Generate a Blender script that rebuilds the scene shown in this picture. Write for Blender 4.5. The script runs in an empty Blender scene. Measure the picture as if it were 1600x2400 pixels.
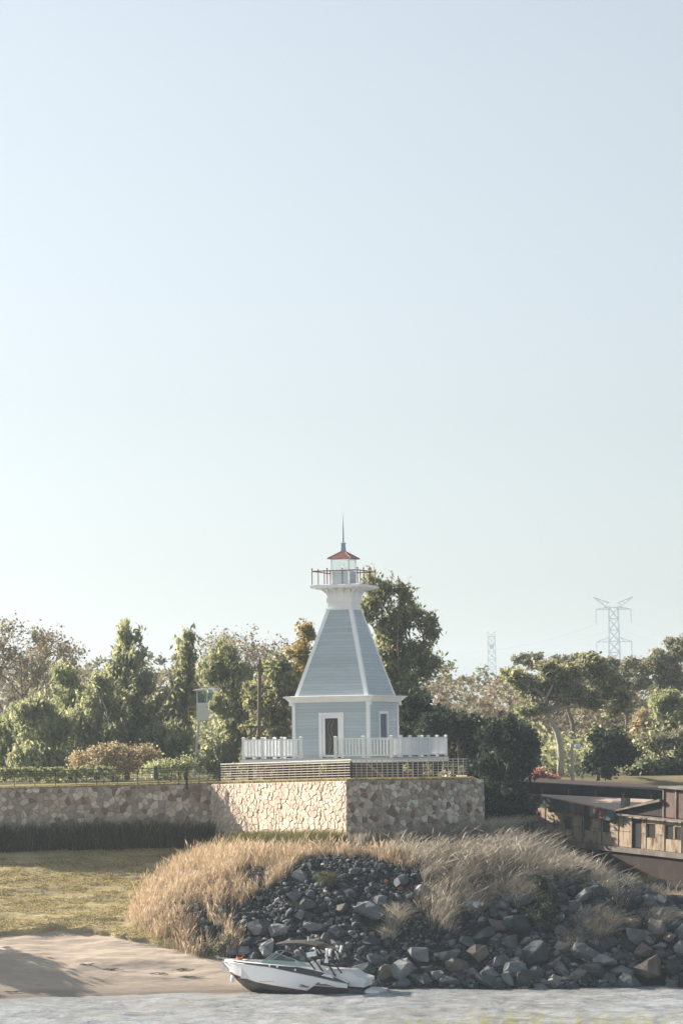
import bpy, bmesh, math, random
import numpy as np
from mathutils import Vector, Matrix

random.seed(7)
RNG = np.random.default_rng(11)
SC = bpy.context.scene
COL = SC.collection
R = math.radians

# ------------------------------------------------------------------ camera
FPX = 7020.0                      # focal length in photograph pixels (1600 x 2400)
CAMZ = 10.6
PITCH = math.atan(540 / FPX)
ROLL = R(0.8)
CAM = Vector((0, 0, CAMZ))
_F = Vector((0, math.cos(PITCH), math.sin(PITCH)))
_R0 = Vector((1, 0, 0)); _U0 = Vector((0, -math.sin(PITCH), math.cos(PITCH)))
_R = _R0 * math.cos(ROLL) - _U0 * math.sin(ROLL)
_U = _R0 * math.sin(ROLL) + _U0 * math.cos(ROLL)
cd = bpy.data.cameras.new('camera')
cd.sensor_fit = 'VERTICAL'; cd.sensor_height = 36.0
cd.lens = FPX / 2400 * 36.0
cd.clip_start = 0.5; cd.clip_end = 6000
cd.dof.use_dof = True; cd.dof.focus_distance = 150.0; cd.dof.aperture_fstop = 3.5
cam = bpy.data.objects.new('camera', cd)
COL.objects.link(cam)
m3 = Matrix((_R, _U, -_F)).transposed()
cam.matrix_world = Matrix.Translation(CAM) @ m3.to_4x4()
SC.camera = cam

def ray(px, py):
    u = px - 800; v = 1200 - py
    return (_R * u + _U * v + _F * FPX)
def P(px, py, Y):                 # photograph pixel + distance -> world point
    d = ray(px, py)
    return CAM + d * (Y / d.y)
def PIX(X, Y, Z):                 # world arrays -> photograph pixels
    dx = np.asarray(X, float); dy = np.asarray(Y, float); dz = np.asarray(Z, float) - CAMZ
    f = dx * _F.x + dy * _F.y + dz * _F.z
    u = (dx * _R.x + dy * _R.y + dz * _R.z) / f * FPX
    v = (dx * _U.x + dy * _U.y + dz * _U.z) / f * FPX
    return 800 + u, 1200 - v

# ------------------------------------------------------------------ sky, sun, exposure
SUN_B = 30.0; SUN_E = 26.5        # the sun stands left of and behind the scene
tosun = Vector((-math.cos(R(SUN_B)) * math.cos(R(SUN_E)), math.sin(R(SUN_B)) * math.cos(R(SUN_E)), math.sin(R(SUN_E))))
w = bpy.data.worlds.new('World'); SC.world = w; w.use_nodes = True
nt = w.node_tree; nt.nodes.clear()
sky = nt.nodes.new('ShaderNodeTexSky'); sky.sky_type = 'NISHITA'; sky.sun_disc = False
sky.sun_elevation = R(SUN_E); sky.sun_rotation = math.atan2(tosun.x, tosun.y)
sky.air_density = 1.0; sky.dust_density = 2.0; sky.ozone_density = 1.0; sky.altitude = 0
bg = nt.nodes.new('ShaderNodeBackground'); bg.inputs['Strength'].default_value = 0.055
wo = nt.nodes.new('ShaderNodeOutputWorld')
hs = nt.nodes.new('ShaderNodeHueSaturation'); hs.inputs['Saturation'].default_value = 0.31
wb = nt.nodes.new('ShaderNodeMix'); wb.data_type = 'RGBA'; wb.blend_type = 'MULTIPLY'; wb.inputs[0].default_value = 1; wb.inputs[7].default_value = (0.935, 0.995, 1.04, 1)
nt.links.new(sky.outputs[0], hs.inputs['Color']); nt.links.new(hs.outputs[0], wb.inputs[6]); nt.links.new(wb.outputs[2], bg.inputs['Color']); nt.links.new(bg.outputs[0], wo.inputs['Surface'])
sl = bpy.data.lights.new('sun', 'SUN'); sl.energy = 5.0; sl.angle = R(0.6); sl.color = (1.0, 0.87, 0.72)
so = bpy.data.objects.new('sun', sl); COL.objects.link(so)
so.rotation_euler = (-tosun).to_track_quat('-Z', 'Y').to_euler(); so.location = (-60, 120, 60)
vs = SC.view_settings
vs.view_transform = 'Standard'; vs.look = 'None'; vs.gamma = 1.0; vs.use_curve_mapping = False
vs.exposure = 1.45
SC.cycles.use_denoising = True
SC.cycles.max_bounces = 6; SC.cycles.transparent_max_bounces = 12
SC.cycles.volume_bounces = 1

# ------------------------------------------------------------------ helpers
def tag(o, label=None, cat=None, group=None, kind=None):
    if label: o['label'] = label
    if cat: o['category'] = cat
    if group: o['group'] = group
    if kind: o['kind'] = kind
    return o

def empty(name, loc=(0, 0, 0), rz=0.0):
    o = bpy.data.objects.new(name, None); COL.objects.link(o)
    o.location = loc; o.rotation_euler = (0, 0, rz); o.empty_display_size = 0.3
    return o

def link(name, me, mt=None, parent=None, smooth=False):
    o = bpy.data.objects.new(name, me); COL.objects.link(o)
    if mt is not None and len(me.materials) == 0: me.materials.append(mt)
    if parent is not None: o.parent = parent
    if smooth: me.polygons.foreach_set('use_smooth', np.ones(len(me.polygons), bool))
    return o

def npmesh(name, V, Fq, attrs=None):
    """V (n,3); Fq (m,k) all faces with k corners."""
    V = np.ascontiguousarray(V, np.float32); Fq = np.ascontiguousarray(Fq, np.int32)
    me = bpy.data.meshes.new(name)
    me.vertices.add(len(V)); me.vertices.foreach_set('co', V.ravel())
    k = Fq.shape[1]
    me.loops.add(Fq.size); me.loops.foreach_set('vertex_index', Fq.ravel())
    me.polygons.add(len(Fq)); me.polygons.foreach_set('loop_start', np.arange(0, Fq.size, k, dtype=np.int32))
    if attrs:
        for an, av in attrs.items():
            a = me.attributes.new(an, 'FLOAT', 'POINT'); a.data.foreach_set('value', np.ascontiguousarray(av, np.float32))
    me.update(calc_edges=True)
    return me

class MB:
    def __init__(s): s.v = []; s.f = []
    def add(s, vs_, fs):
        b = len(s.v); s.v += [tuple(p) for p in vs_]; s.f += [tuple(b + i for i in f) for f in fs]; return s
    def box(s, c, d, mat=None):
        x, y, z = c; a, b, h = d[0] / 2, d[1] / 2, d[2] / 2
        p = [(x - a, y - b, z - h), (x + a, y - b, z - h), (x + a, y + b, z - h), (x - a, y + b, z - h),
             (x - a, y - b, z + h), (x + a, y - b, z + h), (x + a, y + b, z + h), (x - a, y + b, z + h)]
        if mat is not None: p = [mat @ Vector(q) for q in p]
        return s.add(p, [(0, 3, 2, 1), (4, 5, 6, 7), (0, 1, 5, 4), (1, 2, 6, 5), (2, 3, 7, 6), (3, 0, 4, 7)])
    def frus(s, z0, h0, z1, h1, c=(0, 0)):        # square frustum, half widths
        p = []
        for z, h in ((z0, h0), (z1, h1)):
            p += [(c[0] - h, c[1] - h, z), (c[0] + h, c[1] - h, z), (c[0] + h, c[1] + h, z), (c[0] - h, c[1] + h, z)]
        return s.add(p, [(0, 3, 2, 1), (4, 5, 6, 7), (0, 1, 5, 4), (1, 2, 6, 5), (2, 3, 7, 6), (3, 0, 4, 7)])
    def bar(s, a, b, w_, h_=None, up=(0, 0, 1)):
        a = Vector(a); b = Vector(b); h_ = h_ or w_
        d = (b - a).normalized(); u = Vector(up)
        if abs(d.dot(u)) > 0.98: u = Vector((1, 0, 0))
        x = d.cross(u).normalized(); y = x.cross(d).normalized()
        p = []
        for q in (a, b):
            for sx, sy in ((-1, -1), (1, -1), (1, 1), (-1, 1)): p.append(q + x * sx * w_ / 2 + y * sy * h_ / 2)
        return s.add(p, [(0, 1, 2, 3), (7, 6, 5, 4), (0, 4, 5, 1), (1, 5, 6, 2), (2, 6, 7, 3), (3, 7, 4, 0)])
    def tube(s, pts, rad, n=6):
        pts = [Vector(p) for p in pts]; L = len(pts)
        if not hasattr(rad, '__len__'): rad = [rad] * L
        b = len(s.v); up = Vector((0.13, 0.21, 0.97))
        for i, p in enumerate(pts):
            d = (pts[min(i + 1, L - 1)] - pts[max(i - 1, 0)]).normalized()
            x = d.cross(up if abs(d.dot(up)) < 0.97 else Vector((1, 0, 0))).normalized(); y = d.cross(x)
            for k in range(n):
                a = 2 * math.pi * k / n; s.v.append(tuple(p + (x * math.cos(a) + y * math.sin(a)) * rad[i]))
        for i in range(L - 1):
            for k in range(n):
                s.f.append((b + i * n + k, b + i * n + (k + 1) % n, b + (i + 1) * n + (k + 1) % n, b + (i + 1) * n + k))
        s.f.append(tuple(b + k for k in range(n))[::-1]); s.f.append(tuple(b + (L - 1) * n + k for k in range(n)))
        return s
    def prism(s, poly, off):                      # planar polygon (3d points) extruded by off
        off = Vector(off); n = len(poly); p = [Vector(q) for q in poly]
        return s.add(p + [q + off for q in p], [tuple(range(n))[::-1], tuple(range(n, 2 * n))] + [(i, (i + 1) % n, n + (i + 1) % n, n + i) for i in range(n)])
    def build(s, name, mt, parent=None, smooth=False, fix=True):
        me = bpy.data.meshes.new(name); me.from_pydata(s.v, [], s.f)
        if fix:
            bm = bmesh.new(); bm.from_mesh(me); bmesh.ops.recalc_face_normals(bm, faces=bm.faces); bm.to_mesh(me); bm.free()
        me.update()
        return link(name, me, mt, parent, smooth)

# ------------------------------------------------------------------ materials
def newmat(name):
    m = bpy.data.materials.new(name); m.use_nodes = True
    n = m.node_tree; b = n.nodes['Principled BSDF']
    return m, n, b
def N(n, t, **kw):
    x = n.nodes.new(t)
    for k, v in kw.items(): setattr(x, k, v)
    return x
def ramp(n, stops, interp='LINEAR'):
    r = n.nodes.new('ShaderNodeValToRGB'); cr = r.color_ramp; cr.interpolation = interp
    while len(cr.elements) < len(stops): cr.elements.new(0.5)
    for e, (p, c) in zip(cr.elements, stops): e.position = p; e.color = (*c, 1)
    return r
def noise(n, scale, detail=4, rough=0.55, coord='Object', stretch=None):
    tc = n.nodes.new('ShaderNodeTexCoord'); t = n.nodes.new('ShaderNodeTexNoise')
    t.inputs['Scale'].default_value = scale; t.inputs['Detail'].default_value = detail; t.inputs['Roughness'].default_value = rough
    if stretch:
        mp = n.nodes.new('ShaderNodeMapping'); mp.inputs['Scale'].default_value = stretch
        n.links.new(tc.outputs[coord], mp.inputs['Vector']); n.links.new(mp.outputs[0], t.inputs['Vector'])
    else: n.links.new(tc.outputs[coord], t.inputs['Vector'])
    return t
def lerp(a, b, t): return a + (b - a) * t
def mul(c, k): return tuple(min(1, x * k) for x in c)

def paint(name, c, rough=0.5, var=0.12, scale=1.5, bump=0.0, spec=0.4, stretch=None, metal=0.0):
    m, n, b = newmat(name)
    t = noise(n, scale, 5, 0.6, stretch=stretch)
    r = ramp(n, [(0.25, mul(c, 1 - var)), (0.75, mul(c, 1 + var))])
    n.links.new(t.outputs['Fac'], r.inputs[0]); n.links.new(r.outputs[0], b.inputs['Base Color'])
    b.inputs['Roughness'].default_value = rough; b.inputs['Specular IOR Level'].default_value = spec; b.inputs['Metallic'].default_value = metal
    if bump:
        t2 = noise(n, scale * 8, 4, 0.6); bp = n.nodes.new('ShaderNodeBump'); bp.inputs['Strength'].default_value = bump; bp.inputs['Distance'].default_value = 0.02
        n.links.new(t2.outputs['Fac'], bp.inputs['Height']); n.links.new(bp.outputs[0], b.inputs['Normal'])
    return m

def boardpaint(name, c):
    """painted boards: each board a touch different, faint weather streaks"""
    m, n, b = newmat(name)
    oi = n.nodes.new('ShaderNodeObjectInfo')
    t = noise(n, 1.2, 5, 0.6, stretch=(0.6, 0.6, 3.0))
    r = ramp(n, [(0.3, mul(c, 0.93)), (0.7, mul(c, 1.06))])
    n.links.new(t.outputs['Fac'], r.inputs[0])
    mr = N(n, 'ShaderNodeMapRange'); mr.inputs[3].default_value = 0.93; mr.inputs[4].default_value = 1.05
    n.links.new(oi.outputs['Random'], mr.inputs[0])
    mx = N(n, 'ShaderNodeVectorMath', operation='SCALE'); n.links.new(r.outputs[0], mx.inputs[0]); n.links.new(mr.outputs[0], mx.inputs['Scale'])
    n.links.new(mx.outputs[0], b.inputs['Base Color']); b.inputs['Roughness'].default_value = 0.42; b.inputs['Specular IOR Level'].default_value = 0.4
    return m

def tintmat(name, stops, rough=0.8, transl=0.0, spec=0.2, objrandom=False, nscale=0.0, bump=0.0, tcol=None):
    """colour from the per-piece 'tint' attribute (and the object's random number)"""
    m, n, b = newmat(name)
    at = N(n, 'ShaderNodeAttribute'); at.attribute_name = 'tint'
    src = at.outputs['Fac']
    if objrandom:
        oi = n.nodes.new('ShaderNodeObjectInfo'); ad = N(n, 'ShaderNodeMath', operation='ADD'); fr = N(n, 'ShaderNodeMath', operation='FRACT')
        n.links.new(src, ad.inputs[0]); n.links.new(oi.outputs['Random'], ad.inputs[1]); n.links.new(ad.outputs[0], fr.inputs[0]); src = fr.outputs[0]
    r = ramp(n, stops); n.links.new(src, r.inputs[0]); colr = r.outputs[0]
    if nscale:
        t = noise(n, nscale, 6, 0.65); rr = ramp(n, [(0.3, (0.6, 0.6, 0.6)), (0.7, (1.35, 1.35, 1.35))])
        n.links.new(t.outputs['Fac'], rr.inputs[0])
        mx = N(n, 'ShaderNodeMix', data_type='RGBA', blend_type='MULTIPLY'); mx.inputs[0].default_value = 1
        n.links.new(colr, mx.inputs[6]); n.links.new(rr.outputs[0], mx.inputs[7]); colr = mx.outputs[2]
        if bump:
            bp = n.nodes.new('ShaderNodeBump'); bp.inputs['Strength'].default_value = bump; bp.inputs['Distance'].default_value = 0.05
            t2 = noise(n, nscale * 3, 5, 0.6); n.links.new(t2.outputs['Fac'], bp.inputs['Height']); n.links.new(bp.outputs[0], b.inputs['Normal'])
    n.links.new(colr, b.inputs['Base Color']); b.inputs['Roughness'].default_value = rough; b.inputs['Specular IOR Level'].default_value = spec
    if transl:
        tr = n.nodes.new('ShaderNodeBsdfTranslucent')
        if tcol:
            mx = N(n, 'ShaderNodeMix', data_type='RGBA', blend_type='MULTIPLY'); mx.inputs[0].default_value = 1
            n.links.new(colr, mx.inputs[6]); mx.inputs[7].default_value = (*tcol, 1); n.links.new(mx.outputs[2], tr.inputs['Color'])
        else: n.links.new(colr, tr.inputs['Color'])
        ms = n.nodes.new('ShaderNodeMixShader'); ms.inputs[0].default_value = transl
        n.links.new(b.outputs[0], ms.inputs[1]); n.links.new(tr.outputs[0], ms.inputs[2])
        n.links.new(ms.outputs[0], n.nodes['Material Output'].inputs['Surface'])
    return m

def glass(name, c=(0.8, 0.9, 0.9), alpha=0.10, rough=0.03):
    m, n, b = newmat(name)
    g = n.nodes.new('ShaderNodeBsdfGlossy'); g.inputs['Roughness'].default_value = rough
    t = n.nodes.new('ShaderNodeBsdfTransparent'); t.inputs['Color'].default_value = (*c, 1)
    ms = n.nodes.new('ShaderNodeMixShader'); ms.inputs[0].default_value = alpha
    n.links.new(t.outputs[0], ms.inputs[1]); n.links.new(g.outputs[0], ms.inputs[2])
    n.links.new(ms.outputs[0], n.nodes['Material Output'].inputs['Surface'])
    return m

M = {}
M['white'] = paint('white_paint', (0.86, 0.875, 0.885), 0.4, 0.04)
M['blue'] = boardpaint('blue_siding_paint', (0.47, 0.54, 0.575))
M['bluecore'] = paint('siding_backing', (0.12, 0.16, 0.19), 0.8)
M['redmetal'] = paint('dark_red_metal', (0.13, 0.038, 0.034), 0.4, 0.15, 4)
M['roofred'] = paint('terracotta_roof_metal', (0.165, 0.075, 0.062), 0.4, 0.1, 3)
M['spire'] = paint('blue_grey_metal', (0.28, 0.40, 0.46), 0.4)
M['glass'] = glass('clear_glass', (0.97, 0.99, 0.985), 0.08)
M['darkglass'] = paint('door_glass', (0.05, 0.05, 0.045), 0.06, 0.1, 2, spec=0.6)
M['steel'] = paint('brushed_steel', (0.5, 0.5, 0.5), 0.35, metal=0.9)
M['deckwood'] = paint('deck_boards', (0.30, 0.31, 0.32), 0.6, 0.15, 3)
M['brownbase'] = paint('brown_masonry', (0.22, 0.13, 0.09), 0.9, 0.3, 3, 0.3)
M['tanwood'] = paint('tan_timber', (0.42, 0.31, 0.22), 0.8, 0.2, 3)
M['fence'] = paint('sunlit_fence_metal', (0.58, 0.53, 0.46), 0.45, 0.12, 4)  # paler copy of the fence metal, sunlight put into the colour
M['fencedark'] = paint('dark_backlit_fence_metal', (0.035, 0.036, 0.038), 0.5, 0.2, 4)  # dark posts; also the left fence run, its backlit shade put into the colour
M['mortar'] = paint('mortar', (0.40, 0.35, 0.29), 0.95, 0.18, 2.5, 0.5)
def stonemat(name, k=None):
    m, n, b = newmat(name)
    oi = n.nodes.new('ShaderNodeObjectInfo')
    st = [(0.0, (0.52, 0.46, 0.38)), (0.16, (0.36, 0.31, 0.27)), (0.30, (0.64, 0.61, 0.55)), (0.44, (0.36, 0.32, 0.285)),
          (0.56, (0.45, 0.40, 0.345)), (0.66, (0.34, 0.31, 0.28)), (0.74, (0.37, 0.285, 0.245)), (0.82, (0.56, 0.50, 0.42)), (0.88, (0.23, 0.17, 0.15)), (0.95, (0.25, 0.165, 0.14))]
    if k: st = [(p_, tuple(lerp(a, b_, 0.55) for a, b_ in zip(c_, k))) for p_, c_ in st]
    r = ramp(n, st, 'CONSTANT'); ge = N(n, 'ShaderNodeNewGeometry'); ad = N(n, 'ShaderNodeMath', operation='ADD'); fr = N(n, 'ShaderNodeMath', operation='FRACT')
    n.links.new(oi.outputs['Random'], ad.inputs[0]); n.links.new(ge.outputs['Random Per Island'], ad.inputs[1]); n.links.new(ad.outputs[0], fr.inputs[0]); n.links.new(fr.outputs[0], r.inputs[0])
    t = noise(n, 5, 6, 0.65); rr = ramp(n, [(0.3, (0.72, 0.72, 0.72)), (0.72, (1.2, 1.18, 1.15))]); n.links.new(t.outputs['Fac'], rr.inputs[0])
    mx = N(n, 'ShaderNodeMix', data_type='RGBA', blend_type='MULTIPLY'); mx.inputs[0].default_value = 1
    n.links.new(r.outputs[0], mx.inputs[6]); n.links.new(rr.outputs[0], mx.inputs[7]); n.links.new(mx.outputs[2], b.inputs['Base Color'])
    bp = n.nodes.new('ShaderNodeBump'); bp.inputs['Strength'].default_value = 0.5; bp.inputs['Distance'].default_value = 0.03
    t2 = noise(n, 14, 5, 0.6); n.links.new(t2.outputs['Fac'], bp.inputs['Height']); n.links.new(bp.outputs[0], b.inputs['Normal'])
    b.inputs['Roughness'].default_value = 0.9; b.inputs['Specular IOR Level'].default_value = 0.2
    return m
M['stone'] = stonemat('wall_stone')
M['sunlitstone'] = stonemat('sunlit_wall_stone', (0.74, 0.62, 0.51))  # same stone made paler, warm sunlight put into its colour
M['rock'] = tintmat('riprap_rock', [(0.0, (0.028, 0.036, 0.044)), (0.3, (0.05, 0.062, 0.073)), (0.6, (0.085, 0.10, 0.114)), (0.82, (0.14, 0.155, 0.168)), (0.92, (0.15, 0.13, 0.115)), (1.0, (0.28, 0.30, 0.31))],
                    0.85, objrandom=True, nscale=2.2, bump=0.6)
M['rockdark'] = tintmat('dark_basalt', [(0, (0.045, 0.057, 0.068)), (1, (0.08, 0.094, 0.107))], 0.8, objrandom=True, nscale=1.8, bump=0.6)
M['rocktan'] = tintmat('tan_rock', [(0, (0.115, 0.10, 0.09)), (1, (0.16, 0.14, 0.125))], 0.85, objrandom=True, nscale=1.8, bump=0.6)
M['rockgrey'] = tintmat('mid_grey_rock', [(0, (0.13, 0.147, 0.16)), (1, (0.21, 0.225, 0.24))], 0.85, objrandom=True, nscale=1.8, bump=0.6)
def whitepatch():
    m, n, b = newmat('grey_rock_with_white_patches')
    t = noise(n, 1.6, 4, 0.6); r = ramp(n, [(0.54, (0.10, 0.115, 0.13)), (0.60, (0.48, 0.49, 0.49))]); n.links.new(t.outputs['Fac'], r.inputs[0])
    n.links.new(r.outputs[0], b.inputs['Base Color']); b.inputs['Roughness'].default_value = 0.85
    return m
M['rockwhite'] = whitepatch()
M['rockred'] = tintmat('brick_red_rock', [(0, (0.34, 0.16, 0.11)), (1, (0.36, 0.2, 0.15))], 0.85, nscale=2)

# ------------------------------------------------------------------ terrain functions
WC1 = P(812, 1830, 140.0)
_a = R(58)
WC2 = Vector((P(495, 1838, 150.4).x, 150.4, P(495, 1838, 150.4).z))
WC3 = P(1133, 1826, 144.0)
WL = P(-160, 1853, 148.6)
def lerp(a, b, t): return a + (b - a) * t
def sstep(x, a, b):
    t = np.clip((x - a) / (b - a), 0, 1); return t * t * (3 - 2 * t)
_ng = np.random.default_rng(5)
_NT = _ng.random((64, 64))
def vnoise(x, y):                                   # cheap tiling value noise
    x = np.asarray(x, float); y = np.asarray(y, float)
    xi = np.floor(x).astype(int); yi = np.floor(y).astype(int); fx = x - xi; fy = y - yi
    fx = fx * fx * (3 - 2 * fx); fy = fy * fy * (3 - 2 * fy)
    a = _NT[xi % 64, yi % 64]; b = _NT[(xi + 1) % 64, yi % 64]; c = _NT[xi % 64, (yi + 1) % 64]; d = _NT[(xi + 1) % 64, (yi + 1) % 64]
    return (a * (1 - fx) + b * fx) * (1 - fy) + (c * (1 - fx) + d * fx) * fy - 0.5
def fbm(x, y, o=4):
    s = 0; a = 1.0
    for i in range(o): s = s + a * vnoise(x * 2 ** i + 17.3 * i, y * 2 ** i + 5.1 * i); a *= 0.5
    return s

def shoreY(X): return np.interp(X, [-40, -16, -8, -4, 0, 30], [126.6, 127.6, 128.9, 129.4, 129.6, 129.4])
def sand_h(X, Y):
    t = Y - shoreY(X)
    z = np.interp(t, [-16, -3, 0, 0.8, 2, 4, 7.5, 17.1, 21.3, 60], [-2.4, -0.35, 0, 0.15, 0.62, 1.28, 2.2, 4.5, 5.55, 5.8])
    hum = (0.16 * fbm(X * 0.22, Y * 0.35, 3) + 0.10 * fbm(X * 0.5, Y * 1.3 + 9, 3) + 0.06 * fbm(X * 1.2, Y * 2.6 + 4, 3)) * sstep(t, 0.3, 4)
    return z + hum
def grass_edge(X):                                  # distance from the shore where the turf ends
    return np.interp(X, [-40, -17, -14, -12.5, -11.5, -10.6, -9.6, -8.2, -7, 0], [7.6, 7.6, 7.5, 7.7, 7.3, 6.8, 6.2, 5.4, 5.0, 4.9])
def bank_h(X, Y):
    t = Y - shoreY(X); e = grass_edge(X) + 0.55 * fbm(X * 0.9, Y * 0.5, 3)
    k = sstep(t, e - 0.12, e + 0.12)
    return sand_h(X, Y) - 0.25 + 0.42 * k + 0.05 * fbm(X * 1.3, Y * 1.3, 3)
TOE = [(-9.8, 150), (-10.1, 141.5), (-10.4, 138.6), (-9.9, 136.0), (-8.3, 134.2), (-6.2, 133.0), (-4.4, 131.9), (-2.6, 130.9), (0, 130.2), (6, 129.6), (12, 129.3), (22, 129.2), (40, 129.2)]
def toe_dist(X, Y):
    X = np.asarray(X, float); Y = np.asarray(Y, float)
    best = np.full(X.shape, 1e9); sgn = np.ones(X.shape)
    for (x0, y0), (x1, y1) in zip(TOE[:-1], TOE[1:]):
        dx, dy = x1 - x0, y1 - y0; t = np.clip(((X - x0) * dx + (Y - y0) * dy) / (dx * dx + dy * dy), 0, 1)
        qx = X - x0 - t * dx; qy = Y - y0 - t * dy; d = np.hypot(qx, qy)
        side = np.where(dx * (Y - y0) - dy * (X - x0) > 0, 1.0, -1.0)
        up = d < best - 1e-9; best = np.where(up, d, best); sgn = np.where(up, side, sgn)
    return best * sgn
def mound_h(X, Y):
    d = toe_dist(X, Y) + 0.5 * fbm(X * 0.45, Y * 0.45, 3)
    top = np.interp(X, [-10, -9, -7.5, -4, 0.3, 4, 7, 9, 12, 16, 22], [4.2, 4.7, 5.15, 5.5, 5.9, 6.0, 5.9, 5.35, 4.2, 3.0, 2.0])
    top = top + np.clip(Y - 140, -5, 0) * 0.10 + np.clip(Y - 140, 0, 6) * 0.03
    top = top - np.clip(Y - 142.5, 0, 20) * 0.85 * sstep(X, 6.8, 8.2)
    base = np.interp(Y, [128, 130.5, 133, 136, 140, 146], [-0.15, 0.25, 0.95, 1.9, 2.75, 4.0])
    raw = base + np.clip(d, -3, 30) * 0.62 - np.clip(-d, 0, 30) * 1.5
    k = 0.5; m_ = -k * np.log(np.exp(-raw / k) + np.exp(-top / k))
    return m_ + 0.10 * fbm(X * 0.9, Y * 0.9, 3)
def terr(X, Y): return np.maximum(np.maximum(sand_h(X, Y), bank_h(X, Y)) - 50 * (np.asarray(X) > 6.9) * (np.asarray(Y) > 143), mound_h(X, Y))
def lawn_z(X, Y):
    X = np.asarray(X, float); Y = np.asarray(Y, float)
    return WC1.z + 0.0012 * (X - WC1.x) - 0.0185 * (np.clip(Y, 0, 165) - 140) - 0.012 * np.clip(-7 - X, 0, 30)

# ------------------------------------------------------------------ ground materials
def sandmat():
    m, n, b = newmat('beach_sand')
    t = noise(n, 0.55, 6, 0.6, stretch=(0.5, 1.4, 1)); r = ramp(n, [(0.3, (0.36, 0.30, 0.245)), (0.55, (0.43, 0.365, 0.30)), (0.8, (0.48, 0.41, 0.345))]); n.links.new(t.outputs['Fac'], r.inputs[0])
    t3 = noise(n, 3.0, 5, 0.7, stretch=(0.35, 1.6, 1)); r3 = ramp(n, [(0.58, (1, 1, 1)), (0.70, (0.55, 0.52, 0.50))]); n.links.new(t3.outputs['Fac'], r3.inputs[0])
    mx = N(n, 'ShaderNodeMix', data_type='RGBA', blend_type='MULTIPLY'); mx.inputs[0].default_value = 0.8
    n.links.new(r.outputs[0], mx.inputs[6]); n.links.new(r3.outputs[0], mx.inputs[7])
    ge = N(n, 'ShaderNodeNewGeometry'); sx = N(n, 'ShaderNodeSeparateXYZ'); n.links.new(ge.outputs['Position'], sx.inputs[0])
    wet = N(n, 'ShaderNodeMapRange', clamp=True); wet.inputs[1].default_value = 0.06; wet.inputs[2].default_value = 0.30; wet.inputs[3].default_value = 0.45; wet.inputs[4].default_value = 1.0
    n.links.new(sx.outputs['Z'], wet.inputs[0])
    sc = N(n, 'ShaderNodeVectorMath', operation='SCALE'); n.links.new(mx.outputs[2], sc.inputs[0]); n.links.new(wet.outputs[0], sc.inputs['Scale'])
    n.links.new(sc.outputs[0], b.inputs['Base Color'])
    rr = N(n, 'ShaderNodeMapRange', clamp=True); rr.inputs[1].default_value = 0.06; rr.inputs[2].default_value = 0.30; rr.inputs[3].default_value = 0.35; rr.inputs[4].default_value = 0.95
    n.links.new(sx.outputs['Z'], rr.inputs[0]); n.links.new(rr.outputs[0], b.inputs['Roughness'])
    bp = n.nodes.new('ShaderNodeBump'); bp.inputs['Strength'].default_value = 0.7; bp.inputs['Distance'].default_value = 0.06
    t2 = noise(n, 2.2, 6, 0.65, stretch=(0.6, 2.0, 1)); n.links.new(t2.outputs['Fac'], bp.inputs['Height']); n.links.new(bp.outputs[0], b.inputs['Normal'])
    b.inputs['Specular IOR Level'].default_value = 0.25
    return m
def groundmat(name, stops, scale=1.2, stretch=None, bump=0.6):
    m, n, b = newmat(name)
    t = noise(n, scale, 7, 0.68, stretch=stretch); r = ramp(n, stops); n.links.new(t.outputs['Fac'], r.inputs[0]); n.links.new(r.outputs[0], b.inputs['Base Color'])
    b.inputs['Roughness'].default_value = 0.95; b.inputs['Specular IOR Level'].default_value = 0.15
    bp = n.nodes.new('ShaderNodeBump'); bp.inputs['Strength'].default_value = bump; bp.inputs['Distance'].default_value = 0.06
    t2 = noise(n, scale * 5, 5, 0.6); n.links.new(t2.outputs['Fac'], bp.inputs['Height']); n.links.new(bp.outputs[0], b.inputs['Normal'])
    return m
M['sand'] = sandmat()
M['turf'] = groundmat('bank_turf', [(0.30, (0.12, 0.09, 0.06)), (0.40, (0.27, 0.225, 0.13)), (0.6, (0.37, 0.32, 0.18)), (0.75, (0.44, 0.37, 0.23))], 0.9, (0.55, 1.8, 1))
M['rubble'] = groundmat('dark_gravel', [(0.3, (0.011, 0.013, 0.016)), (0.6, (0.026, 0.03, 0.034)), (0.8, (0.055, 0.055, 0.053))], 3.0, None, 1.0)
M['lawn'] = groundmat('lawn_turf', [(0.3, (0.12, 0.13, 0.05)), (0.7, (0.22, 0.21, 0.10))], 1.5)
M['field'] = groundmat('field_soil_and_grass', [(0.3, (0.09, 0.085, 0.045)), (0.7, (0.19, 0.16, 0.10))], 0.15)
M['mudbed'] = groundmat('river_mud', [(0.3, (0.07, 0.06, 0.045)), (0.7, (0.12, 0.10, 0.08))], 0.4)

def grid(name, xs, ys, hf, mt, smooth=True, keep=None):
    X, Y = np.meshgrid(xs, ys); Z = hf(X, Y)
    nx, ny = len(xs), len(ys)
    V = np.stack([X, Y, Z], -1).reshape(-1, 3)
    i = np.arange(nx * ny).reshape(ny, nx)
    Fq = np.stack([i[:-1, :-1], i[:-1, 1:], i[1:, 1:], i[1:, :-1]], -1).reshape(-1, 4)
    if keep is not None:
        c = V[Fq].mean(1); Fq = Fq[keep(c[:, 0], c[:, 1], c[:, 2])]
        us = np.unique(Fq); mp = np.zeros(len(V), int); mp[us] = np.arange(len(us)); V = V[us]; Fq = mp[Fq]
    o = link(name, npmesh(name, V, Fq), mt, None, smooth); tag(o, kind='structure'); return o
def lines(*segs):
    out = []
    for a, b, st in segs: out += list(np.arange(a, b, st))
    return np.array(sorted(set(np.round(out, 4))))

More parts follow.
